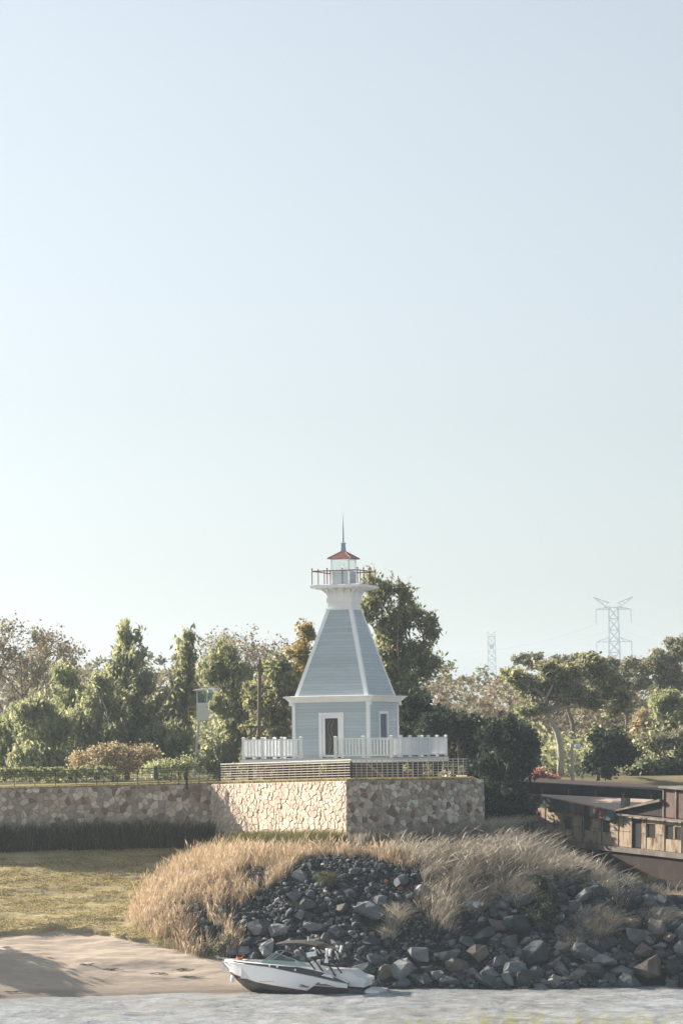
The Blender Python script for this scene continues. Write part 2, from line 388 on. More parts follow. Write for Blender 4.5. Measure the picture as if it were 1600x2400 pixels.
grid('sand_beach', lines((-60, -20, 2), (-20, 2, 0.16), (2, 4, 0.5)), lines((110, 125, 1.0), (125, 144, 0.11), (144, 152, 0.5)), sand_h, M['sand'])
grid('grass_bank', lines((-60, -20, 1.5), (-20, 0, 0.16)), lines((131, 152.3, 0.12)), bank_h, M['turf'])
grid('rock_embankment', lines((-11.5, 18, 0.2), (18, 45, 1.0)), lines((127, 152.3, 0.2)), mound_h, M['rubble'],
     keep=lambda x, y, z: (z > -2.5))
grid('river_bed', lines((-700, 700, 100)), lines((20, 110, 30), (110, 112, 1)), lambda X, Y: X * 0 - 2.5, M['mudbed'])

# platform lawn: quads between wall line and far back
def lawn_front(X):
    return np.interp(X, [-80, WL.x, WC2.x, WC1.x, WC3.x], [WL.y, WL.y, WC2.y, WC1.y, WC3.y]) + 0.25
def build_lawn():
    xs = lines((-60, -20, 2.0), (-20, 6.6, 0.3)); xs = np.append(xs, WC3.x - 0.25)
    ts = np.concatenate([np.linspace(0, 0.12, 16), np.linspace(0.16, 1, 12)])
    X = np.repeat(xs[None], len(ts), 0); fy = lawn_front(X)
    Y = fy + (196 - fy) * ts[:, None]
    Z = lawn_z(X, Y) - 0.01 + 0.03 * fbm(X * 0.8, Y * 0.8, 2)
    i = np.arange(X.size).reshape(X.shape)
    Fq = np.stack([i[:-1, :-1], i[:-1, 1:], i[1:, 1:], i[1:, :-1]], -1).reshape(-1, 4)
    o = link('platform_lawn', npmesh('platform_lawn', np.stack([X, Y, Z], -1).reshape(-1, 3), Fq), M['lawn'], None, True); tag(o, kind='structure')
build_lawn()
def build_fields():
    # field behind everything, and the far bank behind the moored barges
    xs = lines((-1400, -200, 200), (-200, 200, 10), (200, 1401, 200)); ys = lines((176, 200, 2), (200, 400, 20), (400, 2650, 150))
    def hf(X, Y): return np.where(Y < 196, lerp(-2.0, 8.1, sstep(Y, 176, 192)), 8.15) + np.where((X < WC3.x) & (Y < 196), -1.0, 0.0)
    grid('far_ground', xs, ys, hf, M['field'])
    o = MB()
    xs2 = lines((-30, 30.1, 1.5)); ys2 = lines((-15, 27, 1.5))
    grid('near_bank', xs2, ys2, lambda X, Y: np.interp(Y, [-20, 9, 12.5, 15, 26], [9.0, 9.0, 9.2, 8.6, -2.6]) + 0.03 * fbm(X, Y, 2), M['field'])
build_fields()

# ------------------------------------------------------------------ river
def watermat():
    m, n, b = newmat('river_water')
    t = noise(n, 0.30, 4, 0.6, stretch=(0.35, 1.6, 1)); r = ramp(n, [(0.35, (0.26, 0.265, 0.265)), (0.65, (0.34, 0.375, 0.40))]); n.links.new(t.outputs['Fac'], r.inputs[0])
    n.links.new(r.outputs[0], b.inputs['Base Color']); b.inputs['Roughness'].default_value = 0.08; b.inputs['IOR'].default_value = 1.33; b.inputs['Specular IOR Level'].default_value = 0.5
    t2 = noise(n, 2.4, 5, 0.6, stretch=(0.7, 1.3, 1)); bp = n.nodes.new('ShaderNodeBump'); bp.inputs['Strength'].default_value = 0.8; bp.inputs['Distance'].default_value = 0.12
    n.links.new(t2.outputs['Fac'], bp.inputs['Height']); n.links.new(bp.outputs[0], b.inputs['Normal'])
    return m
M['water'] = watermat()
def wave(X, Y):
    a = sstep(Y, 100, 106) * (1 - sstep(Y, 131, 133)) * (1 - sstep(np.abs(X), 17, 19))
    calm = 0.35 + 0.65 * sstep(shoreY(X) - Y, 0.0, 4.0)
    return a * calm * (0.17 * fbm(X * 0.55, Y * 1.1, 3) + 0.09 * fbm(X * 1.7 + 31, Y * 3.0, 3))
grid('river', lines((-700, -20, 60), (-19.2, 19.2, 0.22), (20, 701, 60)), lines((24, 100, 6), (100, 132.4, 0.13), (133, 186, 5)), wave, M['water'])

# ------------------------------------------------------------------ stone retaining walls
def clip(poly, nx, ny, c):
    out = []; L = len(poly)
    for i in range(L):
        p = poly[i]; q = poly[(i + 1) % L]
        a = p[0] * nx + p[1] * ny - c; b = q[0] * nx + q[1] * ny - c
        if a <= 0: out.append(p)
        if (a < 0 < b) or (b < 0 < a):
            t = a / (a - b); out.append((p[0] + (q[0] - p[0]) * t, p[1] + (q[1] - p[1]) * t))
    return out
def cells(W, H, sx, sy, rng):
    nx = int(math.ceil(W / sx)) + 2; ny = int(math.ceil(H / sy)) + 2; S = {}
    for j in range(ny):
        for i in range(nx):
            if rng.random() < .24: continue
            S[i, j] = ((i - 1 + 0.5 * (j % 2) + 0.5 + rng.uniform(-0.55, 0.55)) * sx, (j - 1 + 0.5 + rng.uniform(-0.5, 0.5)) * sy)
    out = []
    for (i, j), (x, y) in S.items():
        poly = [(0, 0), (W, 0), (W, H), (0, H)]
        for dj in range(-3, 4):
            for di in range(-3, 4):
                q = S.get((i + di, j + dj))
                if q is None or (di == 0 and dj == 0): continue
                nx_, ny_ = q[0] - x, q[1] - y
                c = (q[0] ** 2 + q[1] ** 2 - x * x - y * y) / 2
                poly = clip(poly, nx_, ny_, c)
                if len(poly) < 3: break
            if len(poly) < 3: break
        if len(poly) >= 3:
            ar = 0.5 * abs(sum(poly[k][0] * poly[(k + 1) % len(poly)][1] - poly[(k + 1) % len(poly)][0] * poly[k][1] for k in range(len(poly))))
            if ar > 0.006: out.append((poly, ar))
    return out
def stone_wall(A, B, zA, zB, depth, name, label, sx, sy, vis, seed, sm='stone'):
    """A->B left to right as seen; top heights zA,zB; stones on the visible strip of height vis below the top"""
    rng = random.Random(seed)
    A = Vector((A.x, A.y, 0)); B = Vector((B.x, B.y, 0)); L = (B - A).length; u = (B - A).normalized(); nrm = Vector((u.y, -u.x, 0))
    root = empty(name, (A.x, A.y, min(zA, zB) - depth)); zo = min(zA, zB) - depth
    tag(root, label, 'wall', 'stone retaining walls')
    def pt(s_, z, d): q = u * s_ + nrm * d; return (q.x, q.y, z - zo)
    mb = MB(); p = []
    for s_, zt in ((0, zA), (L, zB)):
        for d in (0.0, -0.5): p += [pt(s_, zo, d), pt(s_, zt, d)]
    mb.add(p, [(0, 4, 5, 1), (4, 6, 7, 5), (6, 2, 3, 7), (2, 0, 1, 3), (1, 5, 7, 3), (0, 2, 6, 4)])
    mb.build('mortar_core', M['mortar'], root)
    cl = cells(L, vis, sx, sy, rng)
    cl.sort(key=lambda t: -t[1])
    rest = MB()
    for k, (poly, ar) in enumerate(cl):
        cx = sum(q[0] for q in poly) / len(poly); cy = sum(q[1] for q in poly) / len(poly)
        pp = []
        for i in range(len(poly)):                  # cut the corners once
            a = poly[i]; b = poly[(i + 1) % len(poly)]
            if math.hypot(a[0] - b[0], a[1] - b[1]) < 0.02: continue
            pp.append((a[0] * 0.9 + b[0] * 0.1, a[1] * 0.9 + b[1] * 0.1)); pp.append((a[0] * 0.1 + b[0] * 0.9, a[1] * 0.1 + b[1] * 0.9))
        if len(pp) < 5: continue
        r_ = math.sqrt(ar / math.pi); g = rng.uniform(0.008, 0.018); d = rng.uniform(0.012, 0.065)
        ring = []
        for kk, (dep, ins) in enumerate(((-0.02, g), (d * 0.55, g), (d, g + 0.018))):
            f_ = max(0.3, 1 - ins / r_)
            tx, ty = rng.uniform(-0.06, 0.06), rng.uniform(-0.06, 0.06)
            for (x, y) in pp:
                xx = cx + (x - cx) * f_; yy = cy + (y - cy) * f_
                zt = lerp(zA, zB, xx / L)
                ring.append(pt(xx, zt - vis + yy - 0.012, dep + (tx * (x - cx) + ty * (y - cy) if kk == 2 else 0)))
        n = len(pp); fs = [tuple(range(2 * n, 3 * n))]
        for b0 in (0, n): fs += [(b0 + i, b0 + (i + 1) % n, b0 + n + (i + 1) % n, b0 + n + i) for i in range(n)]
        if k < 300: MB().add(ring, fs).build('stone', M[sm], root, fix=False)
        else: rest.add(ring, fs)
    if rest.v: tag(rest.build('small_stones', M[sm], root, fix=False), kind='stuff')
    return root
stone_wall(WC2, WC1, WC2.z, WC1.z, 4.6, 'stone_wall', 'sunlit stone retaining wall facing left, below the lighthouse', 0.25, 0.19, 2.95, 3, 'sunlitstone')
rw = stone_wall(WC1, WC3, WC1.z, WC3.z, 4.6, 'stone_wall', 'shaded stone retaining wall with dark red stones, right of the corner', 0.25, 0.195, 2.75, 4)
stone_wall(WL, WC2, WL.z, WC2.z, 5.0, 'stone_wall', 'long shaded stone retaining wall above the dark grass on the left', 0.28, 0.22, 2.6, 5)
def return_wall():
    a = Vector((WC3.x, WC3.y, 0)) - rw.location; zo = rw.location.z
    a.z = 0
    mb = MB(); x0 = a.x - 0.5; x1 = a.x - 0.004; y0 = a.y + 0.006; y1 = 196 - rw.location.y
    zt = WC3.z - zo; mb.box(((x0 + x1) / 2, (y0 + y1) / 2, zt / 2 - 0.3), (x1 - x0, y1 - y0, zt + 0.5)); mb.build('return_wall', M['mortar'], rw)
return_wall()

# ------------------------------------------------------------------ lighthouse
LH = P(811.4, 1776, 152.6); PHI = R(-21.7)
root = empty('lighthouse', LH, PHI)
tag(root, 'pale blue clapboard lighthouse with tapering roof, white trim and red railed gallery', 'lighthouse')
def part(name, mt, fn, parent=root, smooth=False):
    mb = MB(); fn(mb); return mb.build(name, M[mt], parent, smooth)
HB = 2.03; ZC = 2.80
wall = part('wall', 'bluecore', lambda m: m.box((0, 0, ZC / 2), (2 * HB - 0.06, 2 * HB - 0.06, ZC)))
ROT4 = [Matrix.Rotation(R(90 * k), 4, 'Z') for k in range(4)]      # face 0 is the front (-y)
def board_on(face, x0, x1, z0, z1, y0, y1, parent, lap=0.02, mt='blue'):
    """clapboard: y0,y1 outward distance of face at z0,z1; x ends may differ (tuples: bottom, top)"""
    if not isinstance(x0, tuple): x0 = (x0, x0); x1 = (x1, x1)
    p = [(x0[0], -y0 - lap, z0), (x1[0], -y0 - lap, z0), (x1[1], -y1 - 0.002, z1), (x0[1], -y1 - 0.002, z1),
         (x0[0], -y0 + 0.02, z0), (x1[0], -y0 + 0.02, z0), (x1[1], -y1 + 0.02, z1), (x0[1], -y1 + 0.02, z1)]
    mb = MB().add([ROT4[face] @ Vector(q) for q in p], [(0, 1, 2, 3), (0, 4, 5, 1), (3, 2, 6, 7), (1, 5, 6, 2), (0, 3, 7, 4)])
    mb.build('board', M[mt], parent)
NB = 17; bh = ZC / NB
DOOR = (0.03 - 0.665, 0.03 + 0.665, 2.29); WIN = (-0.62, 0.62, 0.85, 2.33)
for f in range(4):
    for i in range(NB):
        z0, z1 = i * bh, (i + 1) * bh - 0.006
        spans = [(-HB + 0.02, HB - 0.02)]
        if f == 0 and z0 < DOOR[2] - 0.05: spans = [(-HB + 0.02, DOOR[0] + 0.02), (DOOR[1] - 0.02, HB - 0.02)]
        if f in (1, 3) and WIN[2] + 0.02 < z0 + bh * 0.5 < WIN[3] - 0.02: spans = [(-HB + 0.02, WIN[0] + 0.02), (WIN[1] - 0.02, HB - 0.02)]
        for a, b in spans: board_on(f, a, b, z0, z1, HB, HB, wall)
for sx in (-1, 1):
    for sy in (-1, 1):
        part('corner_post', 'white', lambda m: m.box((sx * (HB - 0.03), sy * (HB - 0.03), ZC / 2), (0.17, 0.17, ZC)))
        part('cornice_block', 'white', lambda m: m.box((sx * (HB + 0.06), sy * (HB + 0.06), ZC - 0.085), (0.22, 0.22, 0.16)))
def cornice(m):
    prof = [(2.10, ZC - 0.004), (2.16, ZC), (2.38, ZC + 0.24), (2.44, ZC + 0.27), (2.44, ZC + 0.31), (1.9, ZC + 0.34)]
    for (h0, z0), (h1, z1) in zip(prof[:-1], prof[1:]):
        b = len(m.v)
        for h, z in ((h0, z0), (h1, z1)): m.v += [(-h, -h, z), (h, -h, z), (h, h, z), (-h, h, z)]
        m.f += [(b + i, b + (i + 1) % 4, b + 4 + (i + 1) % 4, b + 4 + i) for i in range(4)]
part('cornice', 'white', cornice)
part('soffit', 'white', lambda m: m.box((0, 0, ZC + 0.02), (4.16, 4.16, 0.03)))
# tapering roof
Z0, Z1, H0, H1 = 3.12, 7.50, 1.95, 0.675
cone = part('tapered_roof', 'bluecore', lambda m: m.frus(Z0 - 0.02, H0 - 0.03, Z1, H1 - 0.03))
NC = 27; ch = (Z1 - Z0) / NC
def hz(z): return lerp(H0, H1, (z - Z0) / (Z1 - Z0))
for f in range(4):
    for i in range(NC):
        z0 = Z0 + i * ch; z1 = z0 + ch - 0.006; a, b = hz(z0), hz(z1)
        board_on(f, (-a + 0.05, -b + 0.05), (a - 0.05, b - 0.05), z0, z1, a, b, cone)
for sx, sy in ((-1, -1), (1, -1), (1, 1), (-1, 1)):
    def hip(m, sx=sx, sy=sy):
        wd = 0.19; t = 0.028
        for (z, h) in ((Z0, H0 + t), (Z1, H1 + t)):
            m.v += [(sx * h, sy * h, z), (sx * (h - wd), sy * h, z), (sx * (h - wd), sy * (h - 0.08), z), (sx * (h - 0.08), sy * (h - 0.08), z), (sx * (h - 0.08), sy * (h - wd), z), (sx * h, sy * (h - wd), z)]
        m.f += [tuple(range(6)), tuple(range(6, 12))] + [(i, (i + 1) % 6, 6 + (i + 1) % 6, 6 + i) for i in range(6)]
    part('hip_trim', 'white', hip)
part('collar', 'white', lambda m: m.frus(7.495, 0.715, 7.57, 0.715))
neck = part('neck', 'white', lambda m: (m.frus(7.572, 0.635, 7.868, 0.635), m.frus(7.87, 0.69, 8.56, 0.69), m.frus(7.862, 0.705, 7.885, 0.705)))
def bracket(m, f, x):
    pts = []
    for k in range(7):
        a = R(90 * k / 6); pts.append((0.70 + 0.36 * (1 - math.cos(a)), 8.10 + 0.44 * math.sin(a)))
    poly = [(0.68, 8.02)] + pts + [(1.06, 8.57), (0.68, 8.57)]
    q = [ROT4[f] @ Vector((x - 0.04, -y, z)) for y, z in poly]; off = ROT4[f] @ Vector((0.08, 0, 0))
    m.prism(q, off)
for f in range(4):
    for x in (-0.60, -0.2, 0.2, 0.60): part('bracket', 'white', lambda m: bracket(m, f, x))
for sx in (-1, 1):
    for sy in (-1, 1):
        def cb(m):
            d = Matrix.Rotation(math.atan2(sy, sx), 4, 'Z'); pts = []
            for k in range(7):
                a = R(90 * k / 6); pts.append((0.96 + 0.50 * (1 - math.cos(a)), 8.10 + 0.44 * math.sin(a)))
            poly = [(0.93, 8.02)] + pts + [(1.46, 8.57), (0.93, 8.57)]
            m.prism([d @ Vector((x, -0.04, z)) for x, z in poly], d @ Vector((0, 0.08, 0)))
        part('bracket', 'white', cb)
for f in range(4):
    for x in (-0.85, -0.28, 0.28, 0.85): part('modillion', 'white', lambda m: m.add(*(lambda b: ([ROT4[f] @ Vector(p) for p in b.v], b.f))(MB().box((x, -1.08, 8.555), (0.26, 0.16, 0.05)))))
part('gallery_floor', 'white', lambda m: (m.frus(8.582, 1.24, 8.62, 1.31), m.frus(8.62, 1.31, 8.74, 1.32), m.frus(8.74, 1.30, 8.765, 1.28)))
GH = 1.24
def gpos():
    out = []
    for f in range(4):
        for k in range(3): out.append(ROT4[f] @ Vector((-GH + 2 * GH * k / 3, -GH, 0)))
    return out
for q in gpos():
    part('gallery_post', 'redmetal', lambda m: (m.tube([(q.x, q.y, 8.76), (q.x, q.y, 9.56)], 0.026, 6), m.tube([(q.x, q.y, 9.54), (q.x, q.y, 9.565), (q.x, q.y, 9.59), (q.x, q.y, 9.61)], [0.02, 0.042, 0.042, 0.01], 6)))
for f in range(4):
    part('gallery_rail', 'redmetal', lambda m: m.bar(ROT4[f] @ Vector((-GH, -GH, 9.46)), ROT4[f] @ Vector((GH - 0.03, -GH, 9.46)), 0.05, 0.05))
# lantern room
HL = 0.475
lb = part('lantern_base', 'bluecore', lambda m: m.box((0, 0, 9.115), (0.9, 0.9, 0.69)))
for f in range(4):
    for i in range(5):
        z0 = 8.77 + i * 0.139; board_on(f, -HL + 0.03, HL - 0.03, z0, z0 + 0.137, HL - 0.01, HL - 0.01, lb)
part('lantern_sill', 'white', lambda m: m.frus(9.462, 0.51, 9.50, 0.51))
for sx in (-1, 1):
    for sy in (-1, 1):
        part('mullion', 'white', lambda m: m.box((sx * (HL - 0.005), sy * (HL - 0.005), 9.11), (0.075, 0.075, 0.69)))
        part('mullion', 'white', lambda m: m.box((sx * (HL - 0.01), sy * (HL - 0.01), 9.80), (0.07, 0.07, 0.60)))
part('lantern_head', 'white', lambda m: m.frus(10.045, 0.495, 10.094, 0.495))
for f in range(4):
    part('pane', 'glass', lambda m: m.add([ROT4[f] @ Vector(p) for p in MB().box((0, -HL + 0.015, 9.772), (2 * HL - 0.10, 0.008, 0.54)).v], MB().box((0, 0, 0), (1, 1, 1)).f))
part('lamp', 'white', lambda m: (m.tube([(0, 0, 9.50), (0, 0, 9.53), (0, 0, 9.72), (0, 0, 9.74)], [0.11, 0.11, 0.09, 0.10], 12), m.tube([(0, 0, 9.84), (0, 0, 9.87), (0, 0, 9.91)], [0.10, 0.075, 0.01], 12)), smooth=False)
part('lamp_lens', 'glass', lambda m: m.tube([(0, 0, 9.742), (0, 0, 9.838)], [0.075, 0.075], 12))
lr = part('lantern_roof', 'roofred', lambda m: (m.frus(10.096, 0.62, 10.125, 0.645), m.frus(10.126, 0.645, 10.50, 0.09)))
for sx, sy in ((-1, -1), (1, -1), (1, 1), (-1, 1)):
    part('ridge_cap', 'roofred', lambda m: m.bar((sx * 0.645, sy * 0.645, 10.135), (sx * 0.09, sy * 0.09, 10.508), 0.03, 0.02), lr)
part('finial_base', 'spire', lambda m: (m.frus(10.49, 0.098, 10.68, 0.098), m.frus(10.682, 0.082, 10.90, 0.082), m.frus(10.902, 0.115, 10.925, 0.115), m.frus(10.926, 0.10, 10.97, 0.02)))
part('spire', 'spire', lambda m: m.frus(10.95, 0.032, 12.49, 0.003))
# door
dr = part('door', 'white', lambda m: (m.box((0.03 - 0.42, -HB + 0.01, 1.10), (0.14, 0.06, 2.07)), m.box((0.03 + 0.42, -HB + 0.01, 1.10), (0.14, 0.06, 2.07)),
                                     m.box((0.03, -HB + 0.012, 2.065), (0.70, 0.056, 0.14)), m.box((0.03, -HB + 0.012, 0.10), (0.70, 0.056, 0.13))))
part('pane', 'darkglass', lambda m: m.box((0.03, -HB + 0.03, 1.08), (0.71, 0.015, 1.85)), dr)
def swirl(m):
    for dx in (0.0, 0.19):
        m.tube([(0.03 - 0.12 + dx + 0.16 * math.sin(2.2 * math.pi * t - 0.5) * (0.6 + 0.4 * t) + 0.10 * (t - 0.4), -HB + 0.014, 0.2 + 1.7 * t) for t in np.linspace(0, 1, 18)], 0.009, 4)
part('etched_curve', 'tanwood', swirl, dr)
part('handle', 'steel', lambda m: (m.tube([(-0.36, -HB - 0.02, 1.02), (-0.36, -HB - 0.07, 1.02), (-0.26, -HB - 0.07, 1.02)], 0.012, 6),), dr)
dt = part('door_trim', 'white', lambda m: (m.box((DOOR[0] + 0.08, -HB - 0.012, DOOR[2] / 2), (0.165, 0.07, DOOR[2])), m.box((DOOR[1] - 0.08, -HB - 0.012, DOOR[2] / 2), (0.165, 0.07, DOOR[2])),
                                 m.box((0.03, -HB - 0.010, DOOR[2] - 0.075), (1.0, 0.066, 0.15))))
# windows (right and left face)
for f in (1, 3):
    T = ROT4[f]
    def on(m, c, d): m.add([T @ Vector(p) for p in MB().box(c, d).v], MB().box((0, 0, 0), (1, 1, 1)).f)
    zc = (WIN[2] + WIN[3]) / 2; hh = WIN[3] - WIN[2]
    wn = part('window', 'white', lambda m: (on(m, (-0.56, -HB - 0.01, zc), (0.14, 0.07, hh)), on(m, (0.56, -HB - 0.01, zc), (0.14, 0.07, hh)), on(m, (0, -HB - 0.012, WIN[3] - 0.07), (0.98, 0.066, 0.14)), on(m, (0, -HB - 0.03, WIN[2] + 0.05), (0.98, 0.11, 0.10))))
    part('sash', 'white', lambda m: (on(m, (-0.42, -HB + 0.09, zc), (0.14, 0.05, hh - 0.24)), on(m, (0.42, -HB + 0.09, zc), (0.14, 0.05, hh - 0.24)), on(m, (0, -HB + 0.092, WIN[3] - 0.2), (0.70, 0.046, 0.12)), on(m, (0, -HB + 0.092, WIN[2] + 0.16), (0.70, 0.046, 0.12)),
                                     on(m, (0.495, -HB + 0.05, zc), (0.02, 0.14, hh - 0.24)), on(m, (-0.495, -HB + 0.05, zc), (0.02, 0.14, hh - 0.24))), wn)
    part('pane', 'darkglass', lambda m: on(m, (0, -HB + 0.10, zc), (0.72, 0.012, hh - 0.4)), wn)

# ------------------------------------------------------------------ deck and white railings
DH = 4.05
deck = empty('deck', LH, PHI); tag(deck, 'raised grey board deck with white fascia round the lighthouse', 'deck')
nb = 54; bw = 2 * DH / nb
for i in range(nb):
    y = -DH + (i + 0.5) * bw
    MB().box((0, y, -0.018), (2 * DH + 0.06, bw - 0.008, 0.032)).build('board', M['deckwood'], deck, fix=False)
for f in range(4):
    b = MB().box((0, -DH + 0.02, -0.135), (2 * DH - (0.0 if f % 2 else 0.09), 0.04, 0.20))
    MB().add([ROT4[f] @ Vector(p) for p in b.v], b.f).build('fascia', M['white'], deck)
for i in range(5):
    for j in range(5):
        if 1 <= i <= 3 and 1 <= j <= 3: continue
        x, y = -3.7 + i * 1.85, -3.7 + j * 1.85
        MB().box((x, y, -0.70), (0.16, 0.16, 1.30)).build('support_post', M['fencedark'], deck)
for i in range(7): MB().box((-3.75 + i * 1.25, 0, -0.16), (0.07, 2 * DH - 0.2, 0.17)).build('joist', M['tanwood'], deck)
MB().box((0, 0.2, -0.76), (6.6, 6.4, 1.22)).build('foundation', M['brownbase'], deck)
MB().bar((-3.6, -3.72, -1.1), (-2.7, -3.72, -0.28), 0.09).build('brace', M['tanwood'], deck)
MB().bar((2.6, -3.72, -0.28), (3.6, -3.72, -1.1), 0.09).build('brace', M['tanwood'], deck)
def railing(a, b, n, label, skip=()):
    a = Vector(a); b = Vector(b); d = (b - a); L = d.length; u = d / L
    r_ = empty('railing', LH, PHI); tag(r_, label, 'railing', 'white deck railings')
    for k in range(n + 1):
        if k in skip: continue
        q = a + u * (L * k / n)
        MB().box((q.x, q.y, 0.52), (0.13, 0.13, 1.04)).frus(1.041, 0.085, 1.07, 0.085, (q.x, q.y)).frus(1.071, 0.075, 1.10, 0.03, (q.x, q.y)).build('post', M['white'], r_)
    for k in range(n):
        p = a + u * (L * k / n + 0.067); q = a + u * (L * (k + 1) / n - 0.067)
        MB().bar((p.x, p.y, 0.96), (q.x, q.y, 0.96), 0.09, 0.06).build('top_rail', M['white'], r_)
        MB().bar((p.x, p.y, 0.13), (q.x, q.y, 0.13), 0.06, 0.07).build('bottom_rail', M['white'], r_)
        nbal = max(3, int(round((q - p).length / 0.165)))
        me = None
        for j in range(1, nbal):
            c = p + (q - p) * (j / nbal)
            MB().box((c.x, c.y, 0.547), (0.07, 0.035, 0.764) if abs(u.x) > 0.5 else (0.035, 0.07, 0.764)).build('baluster', M['white'], r_, fix=False)
E = DH - 0.10
railing((-E, -E, 0), (-0.85, -E, 0), 3, 'white baluster railing at front left edge of the deck, left of the door opening')
railing((1.0, -E, 0), (E, -E, 0), 2, 'white baluster railing at front edge of the deck, right of the door')
railing((E, -E, 0), (E, E, 0), 6, 'white baluster railing along the right side of the deck', skip=(0,))
railing((-E, E, 0), (E, E, 0), 6, 'white baluster railing along the back of the deck behind the lighthouse', skip=(6,))
railing((-E, -E, 0), (-E, E, 0), 6, 'white baluster railing along the far left side of the deck', skip=(0, 6))

# ------------------------------------------------------------------ wire fences on the wall top
def fence(pts, H, step, nh, mt, label, posts, heavy=0, wire=0.018):
    """pts: list of (x,y) corners; horizontals and uprights as parts"""
    x0, y0 = pts[0]; z0 = float(lawn_z(x0, y0)); r_ = empty('wire_fence', (x0, y0, z0)); tag(r_, label, 'fence', 'wire fences on the retaining wall')
    for (ax, ay), (bx, by) in zip(pts[:-1], pts[1:]):
        a = Vector((ax, ay, float(lawn_z(ax, ay)))) - r_.location; b = Vector((bx, by, float(lawn_z(bx, by)))) - r_.location
        L = (b - a).length; n = int(round(L / step))
        for k in range(nh):
            z = H - k * (H - 0.14) / (nh - 1); th = 0.035 if k == 0 else wire
            up = Vector((0, 0, z)); MB().bar(a + up, b + up, wire * 1.2 if k else 0.035, th).build('rail' if k == 0 else 'wire', M[mt], r_, fix=False)
        for k in range(n + 1):
            q = a + (b - a) * (k / n); hv = heavy and k % heavy == 0
            t = 0.042 if hv else (0.034 if mt == 'fencedark' else 0.026)
            MB().box((q.x, q.y, H / 2 - (0.0 if hv else -0.06)), (t, t, H + (0.02 if hv else -0.14))).build('upright', M[mt], r_, fix=False)
        for s_ in posts:
            q = a + (b - a) * s_
            MB().box((q.x, q.y, H / 2 - 0.02), (0.11, 0.11, H + 0.16)).tube([(q.x, q.y, H + 0.06), (q.x, q.y, H + 0.10), (q.x, q.y, H + 0.15)], [0.05, 0.06, 0.01], 6).build('post', M['fencedark'], r_, fix=False)
def inset(a, b, t, off):
    d = (b - a); d.z = 0; u = d.normalized(); nrm = Vector((-u.y, u.x, 0)); q = a + (b - a) * t + nrm * off; return (q.x, q.y)
K1 = inset(WC2, WC1, 0.02, 0.35); K2 = (WC1.x + 0.22, WC1.y + 0.42); K3 = inset(WC1, WC3, 0.915, 0.35); K0 = inset(WL, WC2, 0.0, 0.35)
fence([K1, K2], 0.98, 0.55, 8, 'fence', 'sunlit grid fence on the sunlit wall in front of the deck steps', (0.0, 1.0), 0, 0.021)
fence([K2, K3], 0.98, 0.285, 8, 'fence', 'grid fence on the shaded wall corner, ending at a dark post', (1.0,), 3, 0.021)
fence([K0, K1], 0.86, 1.0, 7, 'fencedark', 'thin dark backlit wire fence along the long left wall', (0.885,), 0, 0.018)
# ------------------------------------------------------------------ rocks of the embankment
def inpoly(px, py, poly):
    px = np.asarray(px); py = np.asarray(py); ins = np.zeros(px.shape, bool); n = len(poly); j = n - 1
    for i in range(n):
        xi, yi = poly[i]; xj, yj = poly[j]
        c = ((yi > py) != (yj > py)) & (px < (xj - xi) * (py - yi) / (yj - yi + 1e-12) + xi)
        ins ^= c; j = i
    return ins
def rock_proto(seed, npt):
    r_ = random.Random(seed); bm = bmesh.new()
    for _ in range(npt):
        v = Vector((r_.gauss(0, 1), r_.gauss(0, 1), r_.gauss(0, 1))).normalized() * r_.uniform(0.42, 0.55)
        v.x *= 1.15; v.z *= 0.72; bm.verts.new(v)
    res = bmesh.ops.convex_hull(bm, input=bm.verts)
    for v in [v for v in bm.verts if not v.link_faces]: bm.verts.remove(v)
    bmesh.ops.dissolve_limit(bm, angle_limit=R(14), verts=bm.verts, edges=bm.edges)
    bmesh.ops.triangulate(bm, faces=bm.faces)
    if npt > 12:
        bmesh.ops.subdivide_edges(bm, edges=bm.edges, cuts=1, use_grid_fill=True)
        for v in bm.verts: v.co *= 1 + r_.uniform(-.075, .055)
        bmesh.ops.triangulate(bm, faces=bm.faces)
    bmesh.ops.recalc_face_normals(bm, faces=bm.faces)
    me = bpy.data.meshes.new('rock'); bm.to_mesh(me); bm.free()
    a = me.attributes.new('tint', 'FLOAT', 'POINT'); a.data.foreach_set('value', np.zeros(len(me.vertices), np.float32))
    return me
SMALL = [rock_proto(100 + i, 11) for i in range(8)]
BIG = [rock_proto(200 + i, 20 if i % 3 else 14) for i in range(22)]
def parr(me):
    v = np.empty(len(me.vertices) * 3, np.float32); me.vertices.foreach_get('co', v)
    f = np.empty(len(me.loops), np.int32); me.loops.foreach_get('vertex_index', f)
    return v.reshape(-1, 3), f.reshape(-1, 3)
ROCKPOLY = [(545, 2150), (600, 2085), (660, 2050), (690, 2012), (760, 1995), (860, 1998), (960, 2012), (985, 2040), (1000, 2060), (1110, 2110), (1240, 2060), (1290, 2040), (1330, 2035), (1450, 2060), (1620, 2090), (1640, 2330), (860, 2330), (520, 2262), (500, 2235), (560, 2190)]
MIXPOLY = [(370, 2070), (470, 2040), (600, 2030), (660, 2050), (600, 2085), (545, 2150), (560, 2190), (540, 2235), (480, 2240), (420, 2180), (360, 2120)]
GRASSMID = [(985, 2040), (1040, 2030), (1130, 2060), (1180, 2080), (1130, 2130), (1120, 2190), (1050, 2210), (985, 2150), (960, 2090)]
def sample_mound(n, x0=-10.5, x1=19.5, y0=128.6, y1=144, seed=1):
    g = np.random.default_rng(seed); X = g.uniform(x0, x1, n); Y = g.uniform(y0, y1, n); Z = mound_h(X, Y)
    px, py = PIX(X, Y, Z); return X, Y, Z, px, py, g
def surf_at(px, py):
    """ground point of the embankment seen at a photograph pixel"""
    for Y in np.arange(128.0, 145.0, 0.05):
        q = P(px, py, Y)
        if q.z <= float(terr(q.x, Y)): return q
    return P(px, py, 131)
